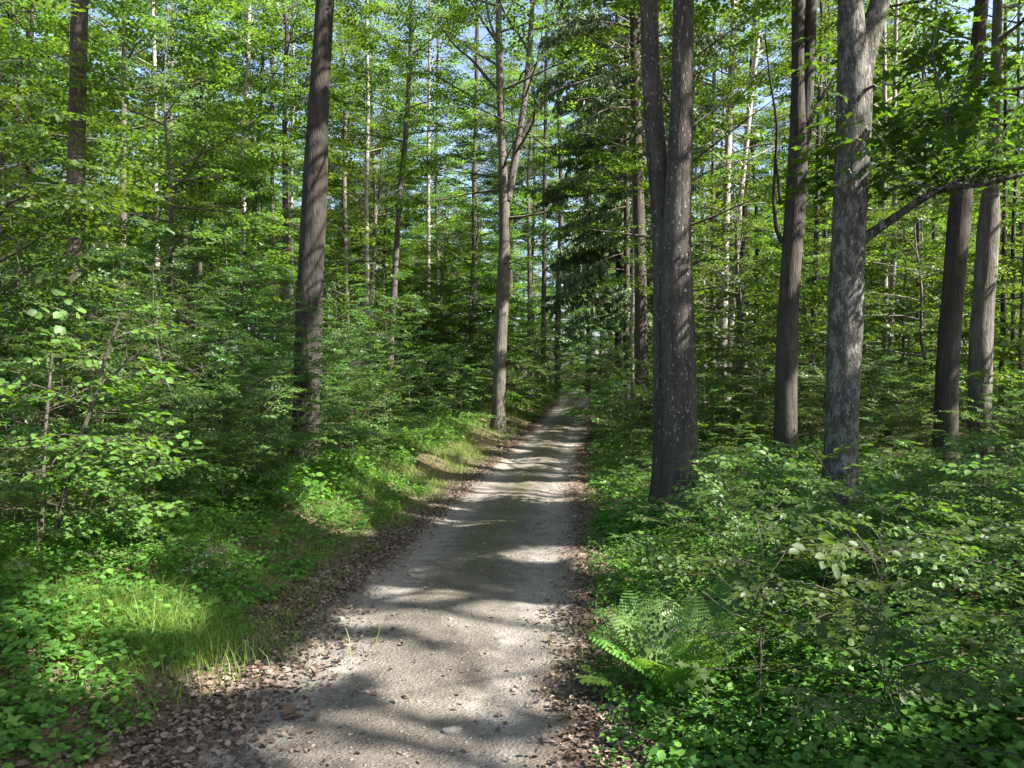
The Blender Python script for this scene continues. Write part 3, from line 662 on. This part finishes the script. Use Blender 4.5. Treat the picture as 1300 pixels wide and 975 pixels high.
# slimmer trees, each read off the photograph: px of the foot, px at the top, foot py, width, depth, bark, label
SLIM = [
 (495, 522, 465, 9, 27, 'g', "slender grey trunk forking into upswept twigs left of the forked pale trunk", [(508, 240), (516, 170), (522, 60)]),
 (465, 468, 415, 7, 34, 'p', "thin sunlit cream trunk right of the thick dark left trunk", None),
 (441, 436, 405, 7, 33, 'g', "thin grey trunk close to the right side of the thick dark left trunk", None),
 (543, 546, 400, 6, 38, 'p', "thin pale trunk midway between the slender grey tree and the forked pale trunk", None),
 (556, 554, 392, 5, 44, 'g', "very thin grey trunk beside the thin pale midway trunk", None),
 (601, 606, 395, 8, 40, 'd', "dark straight trunk just left of the forked pale trunk", None),
 (690, 694, 405, 7, 42, 'd', "first dark trunk right of the forked pale trunk, over the bushes", None),
 (672, 676, 400, 6, 48, 'g', "thin grey trunk close behind the right side of the forked pale trunk", None),
 (708, 714, 410, 8, 46, 'd', "second dark trunk right of the forked pale trunk", None),
 (747, 750, 430, 6, 55, 'd', "short-looking dark trunk above the point where the track vanishes", None),
 (362, 360, 360, 9, 25, 'd', "dark kinked trunk just left of the thick dark left trunk", [(363, 250), (362, 150), (366, 40)]),
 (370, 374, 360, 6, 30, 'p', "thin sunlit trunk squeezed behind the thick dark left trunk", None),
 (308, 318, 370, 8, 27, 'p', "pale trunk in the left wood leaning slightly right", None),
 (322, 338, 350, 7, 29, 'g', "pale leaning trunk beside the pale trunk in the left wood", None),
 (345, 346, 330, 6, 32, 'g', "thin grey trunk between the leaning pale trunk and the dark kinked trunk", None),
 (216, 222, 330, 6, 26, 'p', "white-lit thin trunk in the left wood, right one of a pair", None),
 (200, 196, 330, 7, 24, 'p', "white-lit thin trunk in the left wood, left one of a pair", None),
 (254, 260, 330, 6, 28, 'd', "thin dark trunk standing right of the white-lit pair", None),
 (155, 160, 350, 9, 20, 'g', "grey trunk half hidden by leaves right of the dark upper left trunk", None),
 (29, 18, 330, 7, 22, 'd', "left stem of a dark narrow pair at the far left of the wood", None),
 (33, 45, 330, 7, 22.5, 'd', "right stem of a dark narrow pair at the far left of the wood", None),
 (2, 0, 330, 7, 21, 'g', "grey trunk at the very left border of the wood", None),
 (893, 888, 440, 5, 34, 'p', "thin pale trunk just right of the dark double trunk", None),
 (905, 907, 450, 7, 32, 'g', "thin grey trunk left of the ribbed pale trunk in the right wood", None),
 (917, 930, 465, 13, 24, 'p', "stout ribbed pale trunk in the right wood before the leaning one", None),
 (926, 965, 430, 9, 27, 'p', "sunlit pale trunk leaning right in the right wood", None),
 (940, 958, 420, 8, 30, 'd', "dark trunk leaning right behind the sunlit leaning one", None),
 (873, 876, 500, 7, 17, 'g', "slim grey trunk peeping out behind the right side of the dark double trunk", None),
 (1031, 1040, 460, 8, 24, 'd', "dark trunk close left of the lichen trunk", None),
 (1046, 1050, 450, 5, 30, 'd', "thin dark trunk close behind the left side of the lichen trunk", None),
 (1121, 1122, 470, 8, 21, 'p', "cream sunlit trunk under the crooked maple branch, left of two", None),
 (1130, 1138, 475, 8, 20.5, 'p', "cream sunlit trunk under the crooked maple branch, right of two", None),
 (1165, 1172, 440, 6, 30, 'd', "thin dark trunk left of the leaning dark trunk in the right wood", None),
 (1183, 1187, 430, 5, 34, 'd', "thinner dark trunk just left of the leaning dark trunk", None),
 (1271, 1276, 490, 7, 20, 'd', "dark trunk right of the ribbed dark trunk", None),
 (1284, 1292, 490, 6, 22, 'd', "thin dark trunk at the far right of the wood", None),
 (785, 783, 480, 9, 30, 'b', "left one of two brown spruce trunks by the track bend", None),
 (797, 795, 490, 9, 27, 'b', "right one of two brown spruce trunks by the track bend", None),
 (803, 802, 505, 5, 24, 'p', "thin sunlit cream trunk beside the brown spruces", None),
]
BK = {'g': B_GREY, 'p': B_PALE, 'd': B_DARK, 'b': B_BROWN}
for i, (x0, x1, py, wp, D, b, lab, mid) in enumerate(SLIM):
    r = np.random.default_rng(700 + i); spruce = b == 'b'
    xb = x0 - (x1 - x0) * 0.12
    mids = mid or [(x0 + (x1 - x0) * (py - yq) / max(py, 1) + r.normal() * 1.3, yq) for yq in np.linspace(py - 60, 30, 4)]
    sp = [(xb, 560, wp * 1.2), (x0, py, wp)] + [(a, c, wp * (1 - 0.38 * (py - c) / py)) for a, c in mids] + [(x1, -10, wp * 0.55)]
    topz = 1.6 + (HY + 10) / FPX * D + r.uniform(2, 6)
    if spruce:
        hero("spruce_tree", lab, "tree", D, [sp], B_BROWN, M_SPRUCE, 880 + i, topz + 5, 3.8, 2.9, 100, flare=0.3, sides=12, step=0.3, el=(-0.2, 0.25), bend=-0.55, spr=1.25)
    else:
        lowb = 1.6 + (HY - r.uniform(200, 370)) / FPX * D
        hero("beech_tree", lab, "tree", D, [sp], BK[b], M_CANOPY, (800 if i < 36 else 880) + i, topz, max(3.0, lowb), r.uniform(2.2, 3.2), 30, flare=0.25, sides=12, step=0.3, el=(0.15, 0.9), secgap=0.42, sprgap=0.32)

# leafy maple twigs carried by the long crooked branch
r = np.random.default_rng(90); fg, wg = Geo(), Geo(); bp, _ = stem_from([(1160, 259, 13), (1203, 235, 12), (1245, 235, 10), (1310, 219, 8), (1360, 205, 6)], 8.0, 7.6); up, _ = stem_from([(1203, 235, 5), (1204, 190, 4), (1194, 130, 3), (1180, 60, 2)], 8.3, 8.5)
O, F, S = [], [], []
def twig_run(p, az, el, L, n):
    lp = limb_curve(p, az, el, L, r, -0.25); tube(wg, lp, np.linspace(0.008, 0.002, len(lp)), 4); s = np.linspace(0, 1, len(lp))
    for q in range(n):
        f = (q + 0.7) / n; pt = np.array([np.interp(f, s, lp[:, k]) for k in range(3)]); a = az + (0.7 if q % 2 else -0.7) * r.uniform(.5, 1.2)
        O.append(pt); F.append([math.cos(a), math.sin(a), r.normal(-.12, .12)]); S.append(r.uniform(.6, 1.0))
for i in range(34):
    t = r.uniform(0, 1); q = bp if i % 3 else up; p = np.array([np.interp(t, np.linspace(0, 1, len(q)), q[:, k]) for k in range(3)])
    twig_run(p - horg, r.uniform(-.2, 3.3), r.uniform(0.35, 1.15), r.uniform(.8, 1.7), 8)
place_sprays(fg, SPR_MAPLE, O, F, S, r, TPL_MAPLE, twig_geo=wg, keep=lambda P: P[:, 2] > np.interp(P[:, 0], (bp - horg)[:, 0], (bp - horg)[:, 2]) + np.where(P[:, 1] < .9, .1, -.25))
part("twigs", wg.mesh("maple_twigs", True), B_LICHEN, ht); part("foliage", fg.mesh("maple_low_foliage"), M_MAPLE, ht)

# ------------------------------------------------------------------ zones and labels for the many
ZONES = [(-9e9, 98, "left of the dark peeling trunk"), (98, 388, "right of the dark peeling trunk"), (388, 632, "right of the thick left trunk"),
         (632, 858, "right of the forked pale trunk"), (858, 1068, "right of the dark double trunk"), (1068, 1210, "right of the lichen trunk"), (1210, 9e9, "right of the leaning dark trunk")]
ORD = "first second third fourth fifth sixth seventh eighth ninth tenth eleventh twelfth thirteenth fourteenth fifteenth sixteenth seventeenth eighteenth nineteenth twentieth".split()
MANY = []     # (object, sort px, group phrase)
def px_of(x, y): return CX + FPX * x / max(y, 0.3)
def zone(x, y):
    p = px_of(x, y)
    return next(z for a, b, z in ZONES if a <= p < b)
def many(o, x, y, what):
    MANY.append((o, px_of(x, y), what + " " + zone(x, y)))
def number_all():
    by = {}
    for o, p, g in MANY: by.setdefault(g, []).append((p, o))
    for g, l in by.items():
        l.sort(key=lambda a: a[0])
        for i, (p, o) in enumerate(l):
            o["group"] = g
            o["label"] = g if len(l) == 1 else (f"{ORD[min(i, 19)]} from left, {g}")

# ------------------------------------------------------------------ background wood: a few grown trees, copied
def proto_tree(seed, H, r0, base, spread, limbs, bark, leafm, name, el=(0.2, 1.0), spr=1.05, secgap=0.42, sprgap=0.32, lean=0.45, fork=False, keep=None):
    r = np.random.default_rng(seed); n = 9; z = np.linspace(-0.15, H, n)
    P = np.stack([np.cumsum(r.normal(0, lean * 0.3, n)), np.cumsum(r.normal(0, lean * 0.3, n)), z], 1); P -= [*P[0, :2], 0]
    q = r0 * (1 - 0.92 * (z - z[0]) / (H - z[0])) ** 0.85
    Q, qq = resample(P, q, 0.5); tg = Geo(); tube(tg, Q, qq, 10, n_bark, 0.08, (0.0, 0.4, 3, r.uniform(0, 6)))
    st = [(Q, qq)]
    if fork:
        zf = H * 0.42; c = np.array([np.interp(zf, Q[:, 2], Q[:, k]) for k in range(3)]); a = r.uniform(0, 6.28)
        F = np.array([c + np.array([math.cos(a), math.sin(a), 0]) * (0.16 * t) ** 0.8 + [0, 0, t] for t in np.linspace(0, H * 0.5, 8)])
        f, ff = resample(F, np.interp(zf, Q[:, 2], qq) * 0.75 * np.linspace(1, 0.08, 8), 0.5); tube(tg, f, ff, 8, n_bark, 0.08); st.append((f, ff)); limbs = int(limbs * .75)
    lg_, wg = grow(st, r, base, H * 0.97, spread, limbs, el, spr=spr, sec_gap=secgap, spr_gap=sprgap, keep=keep)
    t = thing(name, "", "tree", (0, 0, 0))
    part("trunk", tg.mesh(name + "_trunk", True), bark, t); part("bough_sprays", wg.mesh(name + "_limbs", True), bark, t); part("crown", lg_.mesh(name + "_crown"), leafm, t)  # middle part: the bare limbs and side branches
    return t
TALL = [proto_tree(200 + i, [21, 23, 19, 22, 20, 18][i], [.17, .2, .14, .18, .15, .13][i], [5.5, 7, 4, 5, 6, 3.5][i], [3.4, 3.8, 3.0, 3.5, 3.2, 2.9][i], 54, [B_GREY, B_DARK, B_PALE, B_DARK, B_GREY, B_PALE][i], M_CANOPY, "beech_tree", fork=i in (1, 4)) for i in range(6)]
LOW = [proto_tree(260 + i, [7.5, 9, 6.5, 8.5][i], [.06, .07, .05, .065][i], [1.6, 2.2, 1.2, 1.8][i], [2.3, 2.6, 2.1, 2.5][i], 36, B_GREY, M_CANOPY, "young_beech", el=(0.0, 0.7), spr=0.85, secgap=0.36, sprgap=0.27) for i in range(4)]
used = set()
def put(protos, k, x, y, what, sc=1.0, rz=None, sink=0.0, seed_r=rng):
    p = protos[k % len(protos)]; rz = seed_r.uniform(0, 6.28) if rz is None else rz; z = g1(x, y) - sink
    if p.name not in used:
        used.add(p.name); p.location = (x, y, z); p.rotation_euler = (0, 0, rz); p.scale = (sc, sc, sc); o = p
    else: o = dup(p, (x, y, z), rz, "", "", sc)
    many(o, x, y, what); return o
pr = np.random.default_rng(77); taken = []
def free(x, y, dmin):
    if any((x - a) ** 2 + (y - b) ** 2 < max(dmin, c) ** 2 for a, b, c in taken): return False
    return True
for (p, D, l) in LAND: taken.append(((p - CX) / FPX * D, D, 1.6))
cnt = 0
for _ in range(6000):
    if cnt >= 170: break
    y = 30 + 75 * pr.uniform() ** 0.8; x = pr.uniform(-0.8, 0.8) * (y + 4)
    if (y < 62 and abs(x - xc(y)) < 2.6 + 0.01 * y) or not free(x, y, 2.9) or (y < 66 and 540 < px_of(x, y) < 628): continue
    taken.append((x, y, 2.6)); d = "tall tree in background wood," if y < 50 else ("tall tree far back," if y < 75 else "tall tree farthest back,")
    put(TALL, int(pr.integers(0, 6)), x, y, d, pr.uniform(0.85, 1.12), seed_r=pr); cnt += 1
cnt = 0
for _ in range(9000):
    if cnt >= 120: break
    y = 17 + 88 * pr.uniform() ** .9; x = pr.uniform(-0.78, 0.78) * (y + 3)
    if (y < 62 and abs(x - xc(y)) < 3.4 + 0.02 * y) or (y < 32 and 130 < px_of(x, y) < 620 and pr.uniform() < .6) or not free(x, y, 2.0): continue
    taken.append((x, y, 1.5)); put(LOW, int(pr.integers(0, 4)), x, y, "young leafy beech in mid distance," if y < 36 else ("young leafy beech far back," if y < 65 else "young leafy beech farthest back,"), pr.uniform(0.75, 1.15) * (1 if y < 50 else 1.6), seed_r=pr); cnt += 1
# trees out of view, added beside the camera to shade the track
for i, (x, y) in enumerate([(9, 2), (13, 6.5), (11, -3), (17, 1), (19, 9), (24, 4), (15, 12), (21, 14), (27, 10), (-7, 2), (-10, 7), (13, -2), (12.5, 4.2), (16.5, 5.2), (8.5, 5.6), (15, -1), (20, 3), (19, -4), (7.5, -1.5)]):
    z = g1(x, y); o = proto_tree(900 + i, 20, .18, 6, 3.6, 46, B_DARK, M_CANOPY, "beech_tree", keep=sun_gaps((x, y, z))); o.location = (x, y, z); many(o, x, y, "tall unseen shade tree beside the viewer,")
for i, (px, D) in enumerate([(20, 16), (215, 15.5), (280, 16), (330, 18), (-60, 9), (1290, 19), (1130, 20), (940, 22), (700, 47), (560, 30), (450, 22)]):
    put(LOW, i, (px - CX) / FPX * D, D, "young leafy beech among near trunks,", pr.uniform(.8, 1.1), seed_r=pr)

# ------------------------------------------------------------------ saplings
def proto_sapling(seed, H, spread, limbs, name, leafm, cat="sapling", stems=1, el=(0.0, 0.7), base=0.15, lib=SPR_NEAR, tpl=TPL_BEECH, spr=0.85, sg=0.24, pg=0.2):
    r = np.random.default_rng(seed); tg = Geo(); st = []
    for k in range(stems):
        n = 8; z = np.linspace(-0.05, H * (1 if k == 0 else r.uniform(.7, 1)), n); a = r.uniform(0, 6.28); s = 0.0 if stems == 1 else 0.28
        P = np.stack([np.cumsum(r.normal(0, .02 * H, n)) + math.cos(a) * s * z, np.cumsum(r.normal(0, .02 * H, n)) + math.sin(a) * s * z, z], 1); P -= [*P[0, :2], 0]
        q = (0.0022 + 0.0036 * H) * np.linspace(1, .2, n); Q, qq = resample(P, q, 0.12); tube(tg, Q, qq, 6); st.append((Q, qq))
    lg_, wg = grow(st, r, base * H, H, spread, limbs, el, lib=lib, spr=spr, sec_gap=sg, spr_gap=pg, tpl=tpl, twigs=True, sides=4)
    t = thing(name, "", cat, (0, 0, 0))
    part("stem", tg.mesh(name + "_stem", True), B_TWIG, t); part("twigs", wg.mesh(name + "_twigs"), B_TWIG, t); part("foliage", lg_.mesh(name + "_foliage"), leafm, t); return t
SMALL = [proto_sapling(300 + i, [.75, .9, .65, 1.0, .8][i], [.42, .5, .4, .5, .45][i], 11, "beech_seedling", M_UNDER, sg=.16, pg=.16, spr=.72) for i in range(5)]
SMALLM = [proto_sapling(310 + i, [.7, .85][i], [.4, .45][i], 9, "maple_seedling", M_UNDER, sg=.2, pg=.2, spr=.6, lib=SPR_MAPLE, tpl=TPL_MAPLE) for i in range(2)]
MID = [proto_sapling(320 + i, [1.5, 1.75, 1.35, 1.9, 1.6][i], [.75, .85, .7, .85, .8][i], 22, "beech_sapling", M_UNDER) for i in range(5)]
BIG = [proto_sapling(340 + i, [3.4, 4.2, 3.0, 3.8, 4.6][i], [1.3, 1.5, 1.2, 1.4, 1.6][i], 34, "beech_sapling", M_BEECH, sg=.27, pg=.21, base=.1, spr=1.0) for i in range(5)]
BUSH = [proto_sapling(360 + i, [2.4, 2.8, 2.1][i], [1.1, 1.25, 1.0][i], 18, "beech_bush", M_UNDER, cat="bush", stems=3, sg=.3, pg=.25, base=.1, spr=1.0) for i in range(3)]
sr = np.random.default_rng(99); tk2 = [(  (p - CX) / FPX * D, D, .45) for p, D, l in LAND]
def scatter(n, protos, ylo, yhi, side, e0, e1, what, dmin, sc=(0.85, 1.15), pw=1.0, pxlim=None):
    c = 0
    for _ in range(n * 40):
        if c >= n: break
        y = ylo + (yhi - ylo) * sr.uniform() ** pw; e = sr.uniform(e0, e1); x = float(xc(y) + side * (HALF + e)); p = px_of(x, y)
        if p < -140 or p > 1440 or (pxlim and not pxlim[0] < p < pxlim[1]): continue
        if any((x - a) ** 2 + (y - b) ** 2 < max(dmin, q) ** 2 for a, b, q in tk2): continue
        if side > 0 and 4.8 < y < 8.6 and (800 < p < 905 or 1010 < p < 1115) and sr.uniform() < .8: continue
        tk2.append((x, y, dmin * .8)); put(protos, int(sr.integers(0, len(protos))), x, y, what, sr.uniform(*sc), seed_r=sr); c += 1
# thicket walls set first so that nothing thins them
scatter(12, BIG, 8.5, 15, -1, 2.0, 4.2, "tall beech sapling in thicket,", 1.0, (.6, .8))
scatter(16, MID, 6.8, 14, -1, 1.5, 2.8, "waist-high beech sapling at thicket front,", .6, (.75, 1.0))
scatter(14, BIG, 13.5, 24, 1, 3, 14, "tall beech sapling behind right trunks,", 1.3, (.5, .68), pxlim=(885, 1420))
# right of the track
scatter(26, SMALL, 2.6, 6, 1, .55, 4, "knee-high beech seedling in near undergrowth,", .38)
scatter(10, SMALLM, 3.0, 6.5, 1, .6, 3.5, "maple seedling in near undergrowth,", .42)
scatter(60, SMALL, 5.5, 12, 1, .35, 8, "low beech seedling on right bank,", .42, (.6, .85))
scatter(9, MID, 9, 12.6, 1, 4.5, 9, "chest-high beech sapling before trunks,", .8, (.75, .95), pxlim=(1090, 1400))
scatter(16, MID, 8.8, 13, 1, 2.4, 9, "chest-high beech sapling before trunks,", .75, (.6, .85))
scatter(52, MID, 10.5, 26, 1, .6, 17, "beech sapling behind near trunks,", 1.0, (.9, 1.35))
scatter(26, MID, 11.5, 22, 1, 4, 16, "beech sapling behind near trunks,", .9, (1.0, 1.4), pxlim=(880, 1440))
scatter(20, BUSH, 17, 46, 1, .9, 30, "dense beech bush in wood,", 1.5, (.85, 1.3))
# left of the track
scatter(12, SMALL, 3.2, 9, -1, 1.4, 3, "low beech seedling on grassy bank,", .5)
scatter(15, BIG, 6.6, 10, -1, 2.3, 6.5, "tall beech sapling in near thicket,", .9, (.75, 1.05))
scatter(18, BIG, 9, 17, -1, 2.4, 9, "tall beech sapling in thicket,", 1.1, (.6, .95))
scatter(14, MID, 6, 13, -1, 1.7, 3.2, "waist-high beech sapling at thicket front,", .6, (.6, .9))
scatter(34, MID, 11, 28, -1, 1.5, 13, "beech sapling behind grassy verge,", 1.0, (.85, 1.2))
scatter(24, BUSH, 18, 48, -1, 2.2, 26, "dense beech bush in wood,", 1.5, (.85, 1.3))
scatter(15, BUSH, 27, 42, -1, .9, 6, "dark beech bush by far track,", 1.3, (1.4, 1.8))
for i, (px, D, k) in enumerate([(772, 23, 1.0), (790, 26, 1.1), (764, 30, 1.0), (806, 24, .8)]):
    put(BIG, i, (px - CX) / FPX * D, D, "bright beech sapling edging far track,", k, seed_r=sr)
for i, (dx, y) in enumerate([(-2.2, 58), (2.4, 50), (-.5, 72), (1.5, 66), (-2.6, 66), (2.6, 58), (3.5, 44), (0.3, 78), (-3.6, 70), (-1.8, 80), (2.0, 84), (-4.5, 78)]):
    put(BUSH, i, float(xc(y)) + dx, y, "bush closing far track bend,", 1.3, seed_r=sr)

# the crooked pale-stemmed young tree at the left bank
r = np.random.default_rng(120); D = 5.6
def custom_sapling(name, label, D, stems, seed, base, top, spread, limbs, extra=()):
    r = np.random.default_rng(seed); P0 = [stem_from(s, D) for s in stems]; org = P0[0][0][0].copy(); org[2] = g1(org[0], org[1])
    t = thing(name, label, "young tree", tuple(org)); st = []
    for P, q in P0:
        P = P - org; P[0][2] = -0.05; Q, qq = resample(P, q, .12); g = Geo(); tube(g, Q, qq * .85, 10, n_bark, .1); part("stem", g.mesh(name + "_stem", True), B_TWIG, t); st.append((Q, qq))
    for sp in extra:
        P, q = stem_from(sp, D); Q, qq = resample(P - org, q, .05); g = Geo(); tube(g, Q, qq, 6); part("bare_twig", g.mesh(name + "_bare_twig", True), B_TWIG, t)
    lg_, wg = grow(st, r, base, top, spread, limbs, (-.1, .5), lib=SPR_HAZEL, spr=.95, sec_gap=.13, spr_gap=.15, tpl=TPL_WIDE, twigs=True)
    part("twigs", wg.mesh(name + "_twigs"), B_TWIG, t); part("foliage", lg_.mesh(name + "_foliage"), M_HAZEL, t)
custom_sapling("young_hazel", "young tree with crooked pale stems and round sunlit leaves at the left bank", 5.6,
    [[(64, 705, 9), (72, 660, 8), (84, 615, 7.5), (95, 570, 7), (110, 535, 7), (126, 490, 6), (131, 460, 5), (146, 420, 4), (156, 395, 2.5)],
     [(50, 690, 8), (53, 640, 7), (55, 590, 6.5), (57, 540, 6), (63, 490, 5), (66, 450, 3)]], 121, .35, 2.0, .72, 15,
    [[(126, 490, 4), (148, 472, 3.5), (162, 460, 3), (176, 448, 2)], [(162, 460, 2.5), (160, 450, 2), (161, 442, 1)], [(100, 560, 3), (85, 547, 2), (75, 552, 1.5)]])

# ------------------------------------------------------------------ ferns, flowering grass, ash seedlings, stones
def fern(label, x, y, n, L, seed, sc=1.0):
    r = np.random.default_rng(seed); t = thing("fern", label, "fern", (x, y, float(surf_z(np.array([x]), np.array([y]))[0])))
    for k in range(n):
        az = k * 2 * math.pi / n + r.normal() * .25; l = L * r.uniform(.75, 1.15); e0 = r.uniform(1.0, 1.42); m = 27
        el = np.linspace(e0, e0 - r.uniform(.4, 1.0), m); ds = l / m
        P = np.cumsum(np.stack([np.cos(el) * math.cos(az), np.cos(el) * math.sin(az), np.sin(el)], 1) * ds, 0)
        g = Geo(); tube(g, P[::4], np.linspace(.004, .001, len(P[::4])) , 4); T = unit(np.gradient(P, axis=0)); S_ = unit(np.cross(T, np.array([0, 0, 1.0]))); U = np.cross(S_, T)
        po, dr, nr, sz = [], [], [], []
        for i in range(5, m):
            f = (i - 5) / (m - 5); wl = l * .25 * (math.sin(math.pi * (f * .82 + .16))) ** .8 + .005
            for sd in (-1, 1):
                d = unit(S_[i] * sd + T[i] * .35 - U[i] * .1); q = max(3, int(wl / .014))
                po.append(P[i]); dr.append(d); nr.append(U[i] + r.normal(size=3) * .15); sz.append(wl * .95)
        leaves(g, np.array(po), np.array(dr), np.array(nr), np.array(sz), TPL_PINNA)
        part("frond", g.mesh("fern_frond"), M_FERN, t)
    return t
fern("bright green fern with arching fronds at the right edge of the track", .84, 3.8, 14, .62, 130)
fern("smaller fern half hidden in the right undergrowth", 1.25, 4.6, 8, .5, 131)
def seed_grass(label, px, py, D, n, seed):
    r = np.random.default_rng(seed); p = W(px, py, D); z = g1(p[0], p[1]); t = thing("flowering_grass", label, "grass tuft", (p[0], p[1], z)); g, h = Geo(), Geo()
    for k in range(n):
        az = r.uniform(-.6, 1.2); L = r.uniform(.35, .6); lp = limb_curve([r.normal() * .12, r.normal() * .1, 0], az, r.uniform(1.0, 1.4), L, r, -.9, 7); tube(g, lp, np.linspace(.0018, .0008, 7), 3)
        m = 14; f = r.uniform(.72, 1, m); s = np.linspace(0, 1, 7); pp = np.stack([np.interp(f, s, lp[:, i]) for i in range(3)], 1) + r.normal(size=(m, 3)) * .016
        leaves(h, pp, r.normal(size=(m, 3)) + [0, 0, -.6], r.normal(size=(m, 3)), np.full(m, .012), TPL_DIA)
    part("stalks", g.mesh("grass_stalks"), M_GRASS, t); part("seed_heads", h.mesh("seed_heads"), M_SEED, t)
M_SEED = simple_mat("seed_head", [(0, (0.42, 0.40, 0.34)), (1, (0.62, 0.60, 0.54))], trans=0.3)
seed_grass("flowering grass with pale nodding seed heads above the sunny tussock", 205, 740, 5.3, 11, 140)
seed_grass("sparse flowering grass with few seed heads right of the sunny tussock", 255, 735, 5.4, 6, 141)
def ash(label, x, y, seed, n=3):
    r = np.random.default_rng(seed); z = float(surf_z(np.array([x]), np.array([y]))[0]); t = thing("ash_seedling", label, "seedling", (x, y, z)); g, h = Geo(), Geo()
    tube(g, [[0, 0, 0], [0, 0, .07], [.01, 0, .12]], [.003, .0025, .002], 5)
    for k in range(n):
        az = math.pi + (k - n / 2) * .9 + r.normal() * .2; lp = limb_curve([.01, 0, .11], az, .45, .2, r, -.5, 7); tube(g, lp, np.linspace(.002, .001, 7), 3); s = np.linspace(0, 1, 7); po, dr = [], []
        for f in np.linspace(.3, 1, 6):
            pt = np.array([np.interp(f, s, lp[:, i]) for i in range(3)])
            for sd in (-1, 1): po.append(pt); a = az + sd * 1.0; dr.append([math.cos(a), math.sin(a), -.1])
        leaves(h, np.array(po), np.array(dr), np.tile([0, 0, 1.0], (len(po), 1)) + r.normal(size=(len(po), 3)) * .2, np.full(len(po), .062), TPL_DIA)
    part("stem", g.mesh("ash_stem"), B_TWIG, t); part("leaves", h.mesh("ash_leaves"), M_HERB, t)
ash("ash seedling with feathered leaves reaching over the right edge of the track", .52, 3.75, 150)
ash("small ash seedling farther along the right edge of the track", .95, 5.6, 151)
M_STONE = simple_mat("track_stone", [(0.3, (0.14, 0.13, 0.118)), (0.7, (0.27, 0.255, 0.23))], scale=14, island=False)
def stone(label, px, py, size, seed):
    r = np.random.default_rng(seed); D = EYE * FPX / (py - HY); x = (px - CX) / FPX * D; z = float(surf_z(np.array([x]), np.array([D]))[0])
    import bmesh
    bm = bmesh.new(); bmesh.ops.create_icosphere(bm, subdivisions=3, radius=1)
    nz = SinNoise(seed, 3, 8, 1.4, 3)
    for v in bm.verts:
        p = np.array(v.co); k = 1 + .22 * float(nz(p[None])[0]); v.co = (p[0] * k * size, p[1] * k * size * .75, p[2] * k * size * .42)
    me = bpy.data.meshes.new("stone"); bm.to_mesh(me); bm.free()
    o = part("stone", me, M_STONE); o.location = (x, D, z + size * .12); o.rotation_euler = (0, 0, r.uniform(0, 6)); o["label"] = label; o["category"] = "stone"
stone("flat grey stone, the largest lying on the near track", 575, 919, .055, 160)
stone("small angular stone on the near track beside the larger flat stone", 612, 905, .028, 161)
stone("rounded stone lying at the leafy left border of the track", 430, 775, .05, 162)
lone = Geo(); p = W(357, 900, 3.62); leaves(lone, np.array([[0, 0, .012], [.03, .02, .02]]), np.array([[1, .3, .1], [-.6, 1, .3]]), np.array([[.2, .1, 1], [-.3, .2, 1]]), np.array([.12, .09]), (TPL_MAPLE[0] * [1, 1, 3], TPL_MAPLE[1]))
lo = part("dead_leaf", lone.mesh("dead_leaf"), simple_mat("brown_leaf", [(0, (0.07, 0.042, 0.028)), (1, (0.12, 0.075, 0.05))])); lo.location = (p[0], p[1], float(surf_z(np.array([p[0]]), np.array([p[1]]))[0])); lo["label"] = "big curled brown leaf lying alone on the near track"; lo["category"] = "leaf"
number_all()
